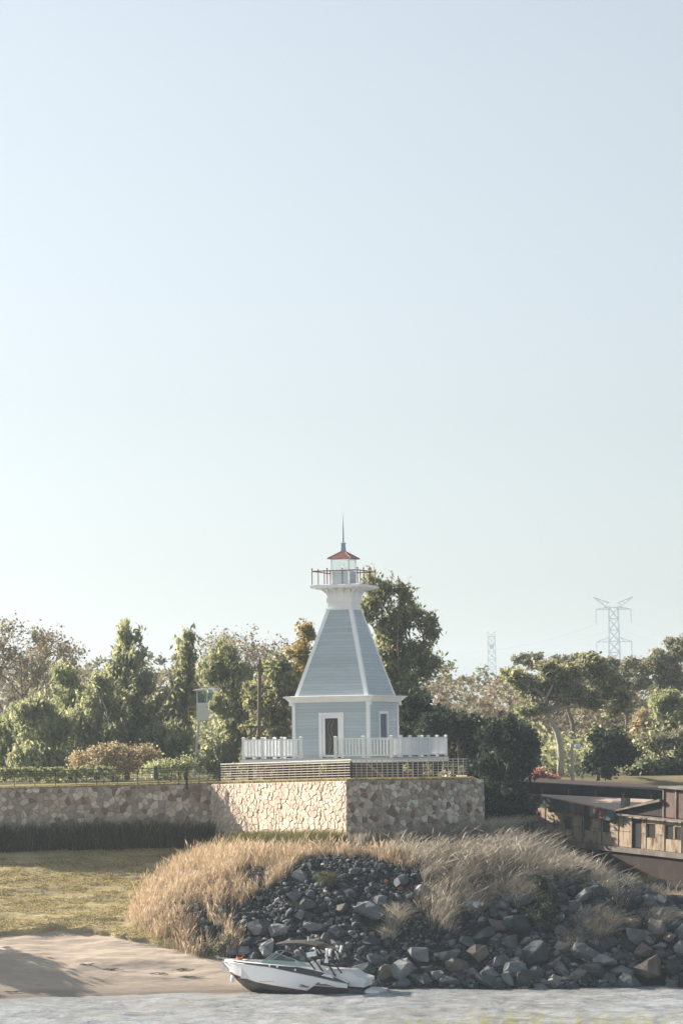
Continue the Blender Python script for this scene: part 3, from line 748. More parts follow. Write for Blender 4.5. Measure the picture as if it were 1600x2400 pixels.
# -- boulders one can tell apart: (px, py, width px, material, label)
LAND = [
 (870, 2138, 62, 'rockwhite', 'large grey boulder with white patches in the middle of the rock slope'),
 (802, 2127, 34, 'rocktan', 'rounded brown rock left of the white patched boulder'),
 (940, 2064, 40, 'rockdark', 'broad dark flat rock near the top of the slope'),
 (905, 2066, 15, 'rockred', 'small brick red rock near the top of the slope, left of the dark flat rock'),
 (938, 2082, 15, 'rockred', 'small pinkish red rock just below the dark flat rock'),
 (704, 2052, 38, 'rockgrey', 'pale sunlit flat rock high on the left of the slope'),
 (690, 2097, 38, 'rockgrey', 'rounded grey rock left of centre, below the pale flat rock'),
 (722, 2122, 34, 'rockdark', 'rounded dark rock below the rounded grey rock'),
 (704, 2145, 32, 'rockgrey', 'pale topped rock above the boat windshield'),
 (612, 2176, 48, 'rockdark', 'big dark angular boulder above the boat bow'),
 (652, 2180, 48, 'rockgrey', 'big grey boulder above the boat windshield'),
 (735, 2172, 42, 'rockgrey', 'big grey rounded boulder behind the black boat canopy'),
 (628, 2224, 50, 'rockgrey', 'big pale boulder touching the boat windshield'),
 (542, 2228, 34, 'rockgrey', 'grey boulder beside the boat bow, at the edge of the sand'),
 (572, 2230, 32, 'rockgrey', 'blue grey boulder behind the bow, second from the sand'),
 (598, 2226, 22, 'rockdark', 'small dark boulder behind the boat foredeck'),
 (1110, 2122, 46, 'rockwhite', 'white streaked rock at the top right of the drooping grass'),
 (1168, 2166, 46, 'rocktan', 'tall tan boulder right of the drooping grass'),
 (1216, 2166, 66, 'rockdark', 'wide dark boulder left of the green bush'),
 (1132, 2192, 52, 'rockdark', 'dark wedge boulder below the tall tan boulder'),
 (985, 2236, 56, 'rockgrey', 'pale wedge boulder below the bare patch in the middle'),
 (1050, 2236, 48, 'rockgrey', 'flat slanted grey boulder right of the pale wedge boulder'),
 (940, 2272, 52, 'rockgrey', 'rounded grey boulder at the water right of the boat platform'),
 (900, 2278, 44, 'rocktan', 'brown boulder right behind the boat swim platform'),
 (1064, 2262, 48, 'rocktan', 'cracked tan boulder at the foot of the slope in the middle'),
 (1026, 2288, 36, 'rockgrey', 'pale block at the waterline left of the cracked boulder'),
 (1118, 2236, 48, 'rocktan', 'tan slab above the waterline right of the cracked boulder'),
 (1140, 2280, 46, 'rockgrey', 'low grey slab at the waterline below the tan slab'),
 (1138, 2298, 44, 'rockdark', 'dark block in the water below the low grey slab'),
 (1206, 2274, 50, 'rockgrey', 'blue grey flat topped boulder near the waterline'),
 (1194, 2296, 44, 'rockgrey', 'pale wedge boulder at the waterline below the flat topped boulder'),
 (1256, 2238, 66, 'rockdark', 'wide dark slab below the green bush'),
 (1312, 2272, 40, 'rockgrey', 'pale flat stone near the waterline right of centre'),
 (1372, 2236, 60, 'rockwhite', 'large boulder with pale top, lower right of the slope'),
 (1416, 2254, 44, 'rockgrey', 'grey pyramid boulder right of the large pale topped boulder'),
 (1456, 2276, 48, 'rockgrey', 'smooth grey wedge boulder at the lower right waterline'),
 (1522, 2268, 76, 'rocktan', 'wide layered tan boulder at the lower right'),
 (1542, 2216, 34, 'rockgrey', 'upright pale stone at right above the layered boulder'),
 (1506, 2226, 44, 'rocktan', 'rounded brown boulder left of the upright pale stone'),
 (1484, 2162, 52, 'rocktan', 'slanted tan boulder high on the right slope'),
 (1424, 2206, 44, 'rockdark', 'dark round boulder below the shaggy dry grass clump'),
 (1570, 2196, 40, 'rocktan', 'tan boulder near the right edge of the picture'),
 (1348, 2120, 40, 'rockwhite', 'white faced rock right of the green bush'),
 (1366, 2095, 44, 'rockgrey', 'pale slanted rock above the white faced rock'),
 (1312, 2150, 26, 'rockwhite', 'small white rock low beside the green bush'),
 (1470, 2106, 62, 'rockdark', 'dark ledge boulder at the top right of the slope'),
]
placed = []
gl = random.Random(77)
def put_rock(me, q, d, mt, label, group, sink=0.12):
    o = bpy.data.objects.new('boulder', me); COL.objects.link(o)
    o.location = (q.x, q.y, q.z + d * (0.30 - sink)); o.scale = (d * gl.uniform(0.95, 1.15), d * gl.uniform(0.8, 1.1), d * gl.uniform(0.85, 1.2))
    o.rotation_euler = (gl.uniform(-0.5, 0.5), gl.uniform(-0.5, 0.5), gl.uniform(0, 6.28))
    if mt: o.material_slots and None
    tag(o, label, 'rock', group); placed.append((o.location.x, o.location.y, d)); return o
MATBIG = {}
def big_with(mt, k):
    key = (mt, k % len(BIG))
    if key not in MATBIG:
        me = BIG[k % len(BIG)].copy(); me.name = 'boulder'; me.materials.clear(); me.materials.append(M[mt]); MATBIG[key] = me
    return MATBIG[key]
for k, (px, py, wd, mt, lab) in enumerate(LAND):
    q = surf_at(px, py + wd * 0.22); d = wd / (FPX / q.y) * 1.12
    put_rock(big_with(mt, k * 5 + 3), q, d, mt, lab, 'boulders of the rock slope')
ORD = ['nearest', 'second nearest', 'third nearest', 'fourth nearest', 'fifth nearest', 'sixth nearest', 'seventh nearest', 'eighth nearest', 'ninth nearest', 'tenth nearest'] + [w_ + ' nearest' for w_ in 'eleventh twelfth thirteenth fourteenth fifteenth sixteenth seventeenth eighteenth nineteenth twentieth'.split()] + ['twenty-' + w_ + ' nearest' for w_ in 'first second third fourth fifth sixth seventh eighth ninth'.split()] + ['thirtieth nearest'] + ['thirty-' + w_ + ' nearest' for w_ in 'first second third fourth fifth sixth seventh eighth ninth'.split()] + ['fortieth nearest'] * 40
_sn = ['white patched boulder mid slope', 'rounded brown rock', 'broad dark flat rock', 'small brick red rock', 'small pinkish red rock', 'pale sunlit flat rock', 'rounded grey rock high left', 'rounded dark rock high left',
 'pale topped rock over the windshield', 'big dark boulder over the bow', 'big grey boulder over the windshield', 'grey boulder behind the boat canopy', 'pale boulder touching the windshield', 'grey boulder at the sand edge', 'blue grey boulder behind the bow', 'small dark boulder behind the foredeck',
 'white streaked rock', 'tall tan boulder', 'wide dark boulder beside the bush', 'dark wedge boulder', 'pale wedge boulder mid slope', 'flat slanted grey boulder', 'grey boulder off the swim platform', 'brown boulder behind the swim platform', 'cracked tan boulder', 'pale block at the waterline', 'tan slab above the waterline', 'low grey waterline slab', 'dark block in the water',
 'blue grey flat topped boulder', 'pale waterline wedge boulder', 'wide dark slab under the bush', 'pale flat stone by the water', 'large pale topped boulder', 'grey pyramid boulder', 'smooth grey wedge boulder', 'wide layered tan boulder', 'upright pale stone', 'rounded brown boulder on the right', 'slanted tan boulder', 'dark round boulder under the shaggy grass', 'tan boulder at the right edge',
 'white faced rock', 'pale slanted rock', 'small white rock by the bush', 'dark ledge boulder']
def label_loose(lst):
    """each loose rock is named by the boulder it lies next to"""
    by = {}
    for o, px, py, d in lst:
        k = min(range(len(LAND)), key=lambda i: math.hypot(LAND[i][0] - px, LAND[i][1] - py))
        dx, dy = px - LAND[k][0], py - LAND[k][1]
        way = ('right of' if dx > 0 else 'left of') if abs(dx) > abs(dy) else ('below' if dy > 0 else 'above')
        by.setdefault((k, way), []).append((math.hypot(dx, dy), o, d))
    for (k, way), l in by.items():
        l.sort(key=lambda t: t[0])
        for i, (r_, o, d) in enumerate(l):
            o['label'] = f"{'mid sized' if d > 0.42 else 'small'} loose rock, {ORD[i]} {way} the {_sn[k]}" if len(l) > 1 else f"{'mid sized' if d > 0.42 else 'small'} loose rock {way} the {_sn[k]}"
            o['group'] = 'loose rocks between the boulders'
LOOSE = []
def scatter_rocks():
    X, Y, Z, px, py, g = sample_mound(34000, seed=3)
    ok = inpoly(px, py, ROCKPOLY) | (inpoly(px, py, MIXPOLY) & (g.random(len(px)) < 0.22))
    ok &= ~(inpoly(px, py, GRASSMID) & (g.random(len(px)) < 0.8))
    X, Y, Z, px, py = X[ok], Y[ok], Z[ok], px[ok], py[ok]
    low = np.clip((py - 2000) / 300, 0, 1); right = np.clip((px - 900) / 500, 0, 1)
    sz = (0.10 + 0.16 * low + 0.10 * right) * np.exp(g.normal(0, 0.45, len(X)))
    bare = (np.hypot((px - 960) / 80, (py - 2200) / 45) < 1)
    sz = np.where(bare, sz * 0.5, sz)
    order = np.argsort(-sz); cnt = 0; vs_, fs_, ts_ = [], [], []; base = 0
    P3 = [parr(m_) for m_ in SMALL]
    pl = np.array([(a, b, c) for a, b, c in placed])
    grid_ = {}
    for k in order:
        d = float(min(sz[k], 0.95)); x, y, z = X[k], Y[k], Z[k]
        near = np.hypot(pl[:, 0] - x, pl[:, 1] - y) < (pl[:, 2] * 0.42 + d * 0.25)
        if near.any(): continue
        if cnt < 235 and d > 0.22:
            cx, cy = int(x / 0.6), int(y / 0.6); bad = False
            for ix in (-1, 0, 1):
                for iy in (-1, 0, 1):
                    for (a, b, c) in grid_.get((cx + ix, cy + iy), ()):
                        if math.hypot(a - x, b - y) < (c + d) * 0.36: bad = True
            if bad: continue
            grid_.setdefault((cx, cy), []).append((x, y, d)); cnt += 1
            me = big_with('rock', k)
            LOOSE.append((put_rock(me, Vector((x, y, z)), d * 1.25, None, 'loose rock', 'loose rocks', 0.16), px[k], py[k], d))
            continue
        v, f = P3[k % 8]
        a1, a2, a3 = g.uniform(-0.6, 0.6), g.uniform(-0.6, 0.6), g.uniform(0, 6.28)
        rot = np.array(Matrix.Rotation(a3, 3, 'Z') @ Matrix.Rotation(a1, 3, 'X') @ Matrix.Rotation(a2, 3, 'Y'))
        sc = np.array([d * 1.3 * g.uniform(0.9, 1.2), d * 1.2 * g.uniform(0.8, 1.1), d * 1.2 * g.uniform(0.8, 1.2)])
        vv = (v * sc) @ rot.T + np.array([x, y, z + d * 0.12 * g.uniform(0.4, 1.8)])
        vs_.append(vv); fs_.append(f + base); base += len(vv); ts_.append(np.full(len(vv), g.random() ** 1.3))
    label_loose(LOOSE)
    o = link('rock_rubble', npmesh('rock_rubble', np.concatenate(vs_), np.concatenate(fs_), {'tint': np.concatenate(ts_)}), M['rockrub'], None)
    tag(o, 'dark broken stone rubble filling the slope between the boulders', 'rubble', kind='stuff')
M['rockrub'] = tintmat('rubble_rock', [(0.0, (0.028, 0.036, 0.044)), (0.35, (0.05, 0.062, 0.073)), (0.65, (0.09, 0.105, 0.118)), (0.84, (0.15, 0.165, 0.175)), (0.93, (0.18, 0.15, 0.135)), (1.0, (0.32, 0.335, 0.34))], 0.85, nscale=2.5, bump=0.5)
scatter_rocks()

# ------------------------------------------------------------------ driftwood on the sand
M['drift'] = paint('dark_wet_driftwood', (0.10, 0.085, 0.07), 0.9, 0.3, 6)
def beach_at(px, py):
    for Y in np.arange(126.0, 142.0, 0.04):
        q = P(px, py, Y)
        if q.z <= float(sand_h(q.x, Y)): return q
    return P(px, py, 130)
for k, (px, py, L, lab) in enumerate(((428, 2274, .7, 'dark driftwood tangle on the sand, uppermost of the debris'), (375, 2284, .6, 'dark driftwood left of the tangle on the sand'), (452, 2292, 1.3, 'long thin driftwood branch lying nearest the water'), (270, 2274, .9, 'thin stick in the middle of the beach'), (395, 2213, .8, 'dark stones and sticks where the sand meets the mound'), (30, 2327, .5, 'small dark debris near the water at the left edge'), (205, 2262, .5, 'short stick high on the beach'))):
    q = beach_at(px, py); r_ = random.Random(500 + k); root_ = empty('driftwood', q); tag(root_, lab, 'driftwood', 'debris on the beach')
    for j in range(5):
        a = r_.uniform(-.35, .35); x = r_.uniform(-L / 2, L / 2); l_ = L * r_.uniform(.3, .8)
        pts = [(x + l_ * (t - .5) * math.cos(a), l_ * (t - .5) * math.sin(a) + r_.uniform(-.02, .02), .03 + .05 * t * (j % 2) + r_.uniform(0, .02)) for t in (0, .35, .7, 1)]
        MB().tube(pts, [.012, .015, .011, .006], 5).build('stick', M['drift'], root_, fix=False)

# ------------------------------------------------------------------ grass
def blades(name, Pt, h, lean, wid, mt, label, seed=0, plume=0.0, kind='stuff', cat='grass', curl=0.35, spread=0.25):
    """ribbon blades (two quads each); plume widens the upper half like a seed head"""
    g = np.random.default_rng(seed); n = len(Pt)
    h = np.broadcast_to(h, (n,)) * g.uniform(0.65, 1.2, n); az = g.uniform(0, 2 * np.pi, n)
    lean = np.broadcast_to(np.asarray(lean, float), (n, 2)); ld = lean + spread * g.normal(0, 1, (n, 2))
    side = np.stack([np.cos(az), np.sin(az), np.zeros(n)], -1); wv = wid * g.uniform(0.6, 1.3, n)
    def pos(t):
        hx = ld * (h * (t * 0.35 + t * t * curl * 1.8))[:, None]
        z = h * (t - 0.22 * curl * t * t)
        return np.concatenate([Pt[:, :2] + hx, (Pt[:, 2] + z)[:, None]], -1)
    prof = [(0.0, 1.0), (0.55, 0.9 + plume), (1.0, 0.12 + 0.3 * plume)]
    if plume: prof = [(0.0, 0.7), (0.68, 0.55), (0.82, 1.0 + plume), (1.0, 0.25)]
    rows = []
    for t, kx in prof:
        c = pos(t); rows.append(c - side * (wv * kx / 2)[:, None]); rows.append(c + side * (wv * kx / 2)[:, None])
    V = np.stack(rows, 1).reshape(-1, 3); m_ = len(rows); b = np.arange(n)[:, None] * m_
    F = np.concatenate([b + np.array([[2 * i, 2 * i + 1, 2 * i + 3, 2 * i + 2]]) for i in range(len(prof) - 1)], 0)
    tint = np.repeat(np.clip(g.normal(0.5, 0.25, n), 0, 1), m_)
    o = link(name, npmesh(name, V, F, {'tint': tint}), M[mt], None, False)
    return tag(o, label, cat, kind=kind)
def clumpy(X, Y, sel, g, k, r_):
    """k clumps of points around chosen seeds"""
    idx = np.nonzero(sel)[0]; c = g.choice(idx, k); return c
def pick(poly, n, seed, keepf=None, x0=-12, x1=19.5, y0=128.6, y1=146, hf=mound_h):
    g = np.random.default_rng(seed); out = []
    got = 0
    while got < n:
        X = g.uniform(x0, x1, 20000); Y = g.uniform(y0, y1, 20000); Z = hf(X, Y); px, py = PIX(X, Y, Z)
        ok = inpoly(px, py, poly)
        if keepf is not None: ok &= keepf(X, Y, px, py, g)
        q = np.stack([X, Y, Z], -1)[ok]; out.append(q); got += len(q)
        if len(q) == 0: break
    return np.concatenate(out)[:n] if out else np.zeros((0, 3))
def tuft(centers, per, r_, seed, hf=mound_h):
    g = np.random.default_rng(seed); c = np.repeat(centers, per, 0); d = g.normal(0, r_, (len(c), 2))
    X = c[:, 0] + d[:, 0]; Y = c[:, 1] + d[:, 1]; return np.stack([X, Y, hf(X, Y) - 0.02], -1)
gold = [(0.0, (0.30, 0.21, 0.13)), (0.35, (0.48, 0.37, 0.245)), (0.7, (0.62, 0.51, 0.37)), (1.0, (0.70, 0.62, 0.48))]
pale = [(0.0, (0.24, 0.21, 0.165)), (0.4, (0.43, 0.39, 0.32)), (1.0, (0.63, 0.59, 0.51))]
green = [(0.0, (0.06, 0.07, 0.03)), (0.5, (0.14, 0.14, 0.055)), (1.0, (0.26, 0.22, 0.09))]
darkg = [(0.0, (0.035, 0.04, 0.026)), (0.5, (0.085, 0.08, 0.05)), (0.8, (0.16, 0.12, 0.085)), (1.0, (0.30, 0.22, 0.16))]
turf = [(0.0, (0.22, 0.175, 0.09)), (0.5, (0.40, 0.35, 0.17)), (1.0, (0.54, 0.47, 0.26))]
M['goldgrass'] = tintmat('golden_dry_grass', gold, 0.7, 0.4)
M['palegrass'] = tintmat('pale_dry_grass', pale, 0.7, 0.35)
M['greengrass'] = tintmat('yellow_green_grass', green, 0.7, 0.4)
M['darkgrass'] = tintmat('dark_reedy_grass', darkg, 0.8, 0.25)
M['turfgrass'] = tintmat('short_turf_blades', turf, 0.8, 0.35)
M['leafgreen'] = tintmat('bush_leaf', [(0, (0.03, 0.05, 0.022)), (1, (0.09, 0.11, 0.05))], 0.6, 0.3)

GOLD = [(302, 2080), (345, 2040), (430, 2012), (560, 2003), (700, 2003), (820, 1998), (900, 2003), (985, 2030), (960, 2038), (870, 2012), (760, 2006), (700, 2022), (655, 2066), (585, 2108), (540, 2150), (560, 2205), (540, 2248), (470, 2250), (400, 2225), (320, 2175), (292, 2125)]
def notstony(X, Y, px, py, g):
    n_ = fbm(X * 0.8, Y * 0.8, 3); return ~(inpoly(px, py, MIXPOLY) & (n_ > 0.05)) | (g.random(len(X)) < 0.06)
def tufts(centers, per, r_, h, lean, lsp, seed):
    """grass tufts: points, heights and leans, each tuft with its own height and direction"""
    g = np.random.default_rng(seed); k = len(centers); hh = h * np.exp(g.normal(0, .28, k)); lt = np.asarray(lean) + lsp * g.normal(0, 1, (k, 2))
    i = np.repeat(np.arange(k), g.poisson(per, k) + 3); d = g.normal(0, 1, (len(i), 2)) * (r_ * np.exp(g.normal(0, .3, k)))[i][:, None]
    X = centers[i, 0] + d[:, 0]; Y = centers[i, 1] + d[:, 1]
    return np.stack([X, Y, mound_h(X, Y) - .02], -1), hh[i], lt[i] + d * 1.6
c1 = pick(GOLD, 1900, 21, notstony); q1, h1, l1 = tufts(c1, 20, .11, .46, (.06, -.06), .14, 24)
blades('dry_grass', q1, h1, l1, 0.011, 'goldgrass', 'tall golden dry grass on the sunlit left flank of the mound', 1, 0.0, spread=.14)
blades('dry_grass_seed_heads', q1[::5], h1[::5] * 1.4, l1[::5], 0.02, 'goldgrass', 'feathery golden seed heads above the left flank of the mound', 2, 0.9, spread=.12)
PALE = [(880, 2000), (1000, 1990), (1100, 1985), (1180, 1982), (1260, 1996), (1330, 2030), (1420, 2085), (1480, 2120), (1430, 2118), (1380, 2085), (1330, 2062), (1270, 2062), (1200, 2092), (1130, 2108), (1118, 2170), (1060, 2190), (1000, 2150), (975, 2105), (1000, 2060), (985, 2030)]
c2 = pick(PALE, 620, 22, lambda X, Y, px, py, g: fbm(X * 1.1 + 3, Y * 1.1, 3) < .22); q2, h2, l2 = tufts(c2, 52, .16, .50, (.30, -.12), .24, 25)
blades('pale_grass', q2, h2, l2, 0.0095, 'palegrass', 'pale drooping dry grass over the shaded right crest of the mound', 3, 0.0, curl=0.7, spread=0.14)
blades('pale_grass_seed_heads', q2[::7], h2[::7] * 1.35, l2[::7], 0.02, 'palegrass', 'pale feathery seed heads over the right crest of the mound', 4, 0.8, curl=0.6, spread=.15)
RIDGE = [(1180, 1975), (1260, 1988), (1330, 2018), (1420, 2072), (1600, 2112), (1600, 2122), (1420, 2086), (1330, 2032), (1260, 2000), (1180, 1988)]
c3 = pick(RIDGE, 120, 26); q3, h3, l3 = tufts(c3, 18, .12, .62, (.15, 0), .12, 27)
blades('ridge_grass', q3, h3, l3, 0.014, 'palegrass', 'sunlit dry grass tufts along the ridge before the barge', 28, 0.5, curl=.5, spread=.15)
c4 = pick(PALE, 90, 29); q4, h4, l4 = tufts(c4, 22, .16, .38, (.1, -.1), .2, 30)
blades('green_weeds', q4, h4, l4, 0.03, 'darkgrass', 'dark green weeds between the pale grass tufts', 31, spread=.3)
def clump(px, py, rpx, n, h, mt, name, label, lean, seed, cat='grass clump', group='grass clumps among the rocks'):
    q = surf_at(px, py); r_ = rpx / (FPX / q.y)
    g = np.random.default_rng(seed); a = g.uniform(0, 6.28, n); rr = r_ * np.sqrt(g.random(n)) * 0.6
    X = q.x + rr * np.cos(a); Y = q.y + rr * np.sin(a); Z = mound_h(X, Y)
    o = blades(name, np.stack([X, Y, Z], -1), h, lean, 0.014, mt, label, seed, kind='thing', cat=cat, curl=0.75, spread=0.5)
    o['group'] = group
clump(1395, 2175, 66, 1500, 0.75, 'palegrass', 'grass_clump', 'large shaggy dry grass clump on the right of the rock slope', (0.2, -0.5), 31)
clump(1338, 2215, 34, 500, 0.55, 'palegrass', 'grass_clump', 'small dry grass clump below the green bush', (0.1, -0.5), 32)
clump(1545, 2155, 50, 600, 0.55, 'palegrass', 'grass_clump', 'dry grass clump high on the right slope above the tan boulder', (0.4, -0.3), 33)
clump(1585, 2120, 40, 700, 0.7, 'goldgrass', 'grass_clump', 'sunlit dry grass clump on the ridge at the right edge', (0.2, 0), 34)
clump(925, 2160, 40, 500, 0.75, 'palegrass', 'grass_clump', 'upright dry grass tuft right of the white patched boulder', (0.15, -0.1), 35)
clump(912, 2195, 26, 260, 0.5, 'palegrass', 'grass_clump', 'small sparse grass tuft on the bare patch', (-0.1, -0.1), 36)
clump(765, 2070, 30, 500, 0.5, 'greengrass', 'grass_clump', 'greenish tuft on the rocks near the top of the slope', (0, -0.1), 37)
clump(1215, 2100, 50, 800, 0.7, 'palegrass', 'grass_clump', 'dry grass clump left above the green bush', (0.3, -0.3), 38)
clump(1505, 2085, 40, 400, 0.9, 'greengrass', 'grass_clump', 'thin greenish weeds on the ridge before the barge hull', (0.1, 0), 39)
# along the foot of the walls
def along(A, B, n, off, seed, hf=terr):
    g = np.random.default_rng(seed); t = g.random(n); d = (B - A); u = Vector((d.x, d.y, 0)).normalized(); nr = (u.y, -u.x)
    o = 0.05 + off * g.random(n) ** 1.3
    X = A.x + d.x * t + nr[0] * o; Y = A.y + d.y * t + nr[1] * o; return np.stack([X, Y, hf(X, Y)], -1)
blades('reed_grass', along(WL, WC2, 13000, 1.15, 41), 1.15 + 0, (0.03, -0.05), 0.022, 'darkgrass', 'dark tall reedy grass along the foot of the long left wall', 5)
blades('reed_grass_seed_heads', along(WL, WC2, 900, 0.8, 42), 1.7, (0.05, -0.05), 0.014, 'palegrass', 'thin dry stalks standing in the dark grass by the left wall', 6)
blades('green_grass', np.concatenate([along(lerp(WC2, WC1, 0.25), WC1, 6500, 1.0, 43), along(lerp(WC2, WC1, 0.02), lerp(WC2, WC1, 0.45), 4200, 1.6, 47)]), 0.75, (0.0, -0.05), 0.016, 'greengrass', 'yellow green grass at the foot of the sunlit wall', 7)
blades('wall_foot_grass', along(WC1, WC3, 6500, 1.0, 44), 0.62, (0.15, -0.1), 0.016, 'palegrass', 'dull dry grass at the foot of the shaded right wall', 8)
clump(1150, 1965, 60, 1300, 1.2, 'palegrass', 'grass_clump', 'tall pale grass at the right end of the stone wall', (0.3, 0.0), 45)
TURF = [(-60, 1975), (430, 1985), (430, 2060), (420, 2140), (440, 2225), (380, 2212), (300, 2200), (190, 2185), (100, 2186), (-60, 2182)]
pt_ = pick(TURF, 26000, 46, lambda X, Y, px, py, g: (fbm(X * 0.7, Y * 1.6, 3) < 0.16) | (g.random(len(X)) < 0.1), x0=-19, x1=-7, y0=132, y1=151, hf=lambda X, Y: bank_h(X, Y))
blades('turf', pt_, 0.06, (0.2, -0.2), 0.04, 'turfgrass', 'short yellowing turf of the sloping bank on the left', 9, curl=0.5, spread=0.5)
def lawnpts(n, seed):
    g = np.random.default_rng(seed); X = g.uniform(-19, WC3.x - 0.5, n); Y = lawn_front(X) - 0.2 + 3.5 * g.random(n) ** 2.4
    return np.stack([X, Y, lawn_z(X, Y)], -1)
blades('lawn_grass', lawnpts(26000, 48), 0.15, (0.1, 0), 0.025, 'turfgrass', 'short sunlit lawn grass along the top of the retaining wall', 10, curl=0.5, spread=0.5)
# ------------------------------------------------------------------ motor boat
M['gel'] = paint('white_gelcoat', (0.82, 0.84, 0.86), 0.22, 0.03, 1, spec=0.5)
M['navy'] = paint('navy_gelcoat', (0.018, 0.028, 0.045), 0.2, 0.1, 1, spec=0.5)
M['black'] = paint('black_gelcoat', (0.02, 0.021, 0.022), 0.35, 0.3, 2, spec=0.5)
M['boatred'] = paint('red_pinstripe', (0.36, 0.04, 0.03), 0.35)
M['vinyl'] = paint('white_vinyl', (0.72, 0.74, 0.76), 0.5, 0.04, 4)
M['canvas'] = paint('black_canvas', (0.035, 0.033, 0.03), 0.8, 0.2, 6)
M['tint'] = glass('tinted_boat_glass', (0.5, 0.66, 0.66), 0.14)
M['orange'] = paint('orange_cloth', (0.50, 0.14, 0.05), 0.8)
M['hullgrey'] = paint('grey_graphic', (0.16, 0.165, 0.17), 0.35)
YB = 128.6
bq = P(824, 2316, YB)
boat = empty('motor_boat', (bq.x, bq.y, -0.35)); boat.rotation_euler = (0, R(-4.0), R(168))
tag(boat, 'white and navy motor boat with black canopy beached at the waterline', 'boat')
def bp(name, mt, fn, parent=boat, smooth=False):
    mb = MB(); fn(mb); return mb.build(name, M[mt], parent, smooth)
SX = np.unique(np.concatenate([np.linspace(0, 5.75, 36), [1.44, 1.75]]))
I = np.interp
def ys(x): return I(x, [0, .8, 1.6, 2.4, 3.2, 4.0, 4.6, 5.1, 5.45, 5.75], [1.10, 1.14, 1.15, 1.14, 1.09, .97, .80, .56, .31, .03])
def yc(x): return I(x, [0, 2.4, 3.2, 4.0, 4.6, 5.1, 5.45, 5.75], [.98, .98, .90, .70, .44, .20, .07, .008])
def zk(x): return I(x, [0, 3.4, 4.0, 4.46, 4.8, 5.1, 5.45, 5.75], [0, 0, .015, .07, .27, .52, .86, 1.2])
def zs(x): return I(x, [0, .65, 1.2, 2.1, 3.6, 5.75], [.83, 1.07, 1.22, 1.34, 1.35, 1.34])
def zc(x): return np.minimum(I(x, [0, 2.4, 3.2, 4.0, 4.6, 5.1, 5.45, 5.75], [.20, .22, .26, .36, .50, .66, .92, 1.22]), zs(x) - .06)
def zb(x): return np.clip(I(x, [0, 1.44, 1.75, 4.0, 5.3, 5.75], [.60, .60, .36, .53, .78, 1.24]), zc(x) + .004, zs(x) - .03)
def zn(x): return np.clip(I(x, [0, .64, 1.47, 2.12, 3.5, 5.75], [.80, .87, 1.0, 1.08, 1.25, 1.29]), zb(x) + .004, zs(x) - .01)
def ytop(x, z):
    t = (z - zc(x)) / (zs(x) - zc(x)); return yc(x) + (ys(x) - yc(x)) * (t ** 0.8)
def strip(m, lo, hi, side, off=0.0):
    b = len(m.v); n = len(SX)
    for f in (lo, hi):
        for x in SX:
            y, z = f(x); m.v.append((float(x), side * (y + off), float(z)))
    m.f += [(b + i, b + i + 1, b + n + i + 1, b + n + i) for i in range(n - 1)]
def both(lo, hi, off=0.0):
    def fn(m):
        strip(m, lo, hi, 1, off); strip(m, lo, hi, -1, off)
    return fn
hull = bp('hull', 'gel', both(lambda x: (ytop(x, zb(x)), zb(x)), lambda x: (ytop(x, zn(x)), zn(x))), smooth=True)
bp('hull_bottom', 'black', lambda m: (both(lambda x: (0, zk(x)), lambda x: (yc(x), zc(x)))(m), both(lambda x: (yc(x), zc(x)), lambda x: (ytop(x, zb(x)), zb(x)))(m)))
bp('navy_band', 'navy', both(lambda x: (ytop(x, zn(x)), zn(x)), lambda x: (ys(x), zs(x))), smooth=True)
bp('red_stripe', 'boatred', both(lambda x: (ytop(x, zb(x)), zb(x) - .012), lambda x: (ytop(x, zb(x) + .02), zb(x) + .014), 0.006), hull)
def graphic(m):
    for poly in ([(3.9, .575), (2.0, .52), (1.75, .50), (1.62, .54), (1.95, .62), (3.3, .66)], [(1.4, .635), (0.5, .63), (0.95, .72), (1.18, .70), (1.22, .78), (1.36, .72)]):
        m.prism([(x, float(ytop(x, z)) + .004, z) for x, z in poly], (0, .004, 0))
bp('grey_graphic', 'hullgrey', graphic, hull)
bp('rub_rail', 'steel', lambda m: [m.tube([(float(x), sd * (float(ytop(x, zn(x))) + .012), float(zn(x))) for x in SX], .016, 4) for sd in (1, -1)], hull)
def transom(m):
    p = [(0, 0, 0), (0, yc(0), zc(0)), (0, ys(0), zs(0)), (0, -ys(0), zs(0)), (0, -yc(0), zc(0))]; m.add([tuple(map(float, q)) for q in p], [(0, 1, 2, 3, 4)])
bp('transom', 'navy', transom)
def gunwale(m):
    for sd in (1, -1):
        for lo, hi in ((lambda x: (ys(x), zs(x)), lambda x: (np.maximum(ys(x) - .20, .004), zs(x) + .03)), (lambda x: (np.maximum(ys(x) - .20, .004), zs(x) + .03), lambda x: (np.maximum(ys(x) - .24, .002), np.maximum(zs(x) - .5, .55)))):
            strip(m, lo, hi, sd)
bp('gunwale', 'gel', gunwale)
bp('cockpit_floor', 'hullgrey', lambda m: m.prism([(0.2, -.8, .55), (3.9, -.75, .56), (5.1, -.25, .6), (5.1, .25, .6), (3.9, .75, .56), (0.2, .8, .55)], (0, 0, .02)))
bp('foredeck', 'gel', lambda m: m.prism([(4.75, -.52, 1.362), (5.4, -.22, 1.362), (5.66, -.03, 1.362), (5.66, .03, 1.362), (5.4, .22, 1.362), (4.75, .52, 1.362)], (0, 0, .012)))
bp('bow_seat', 'vinyl', lambda m: (m.box((4.3, .48, .95), (.9, .35, .6)), m.box((4.3, -.48, .95), (.9, .35, .6))))
bp('driver_seat', 'vinyl', lambda m: (m.box((1.9, .5, 1.0), (.5, .5, .35)), m.box((1.68, .5, 1.3), (.12, .5, .5)), m.box((1.9, -.5, 1.0), (.5, .5, .35)), m.box((1.68, -.5, 1.3), (.12, .5, .5))))
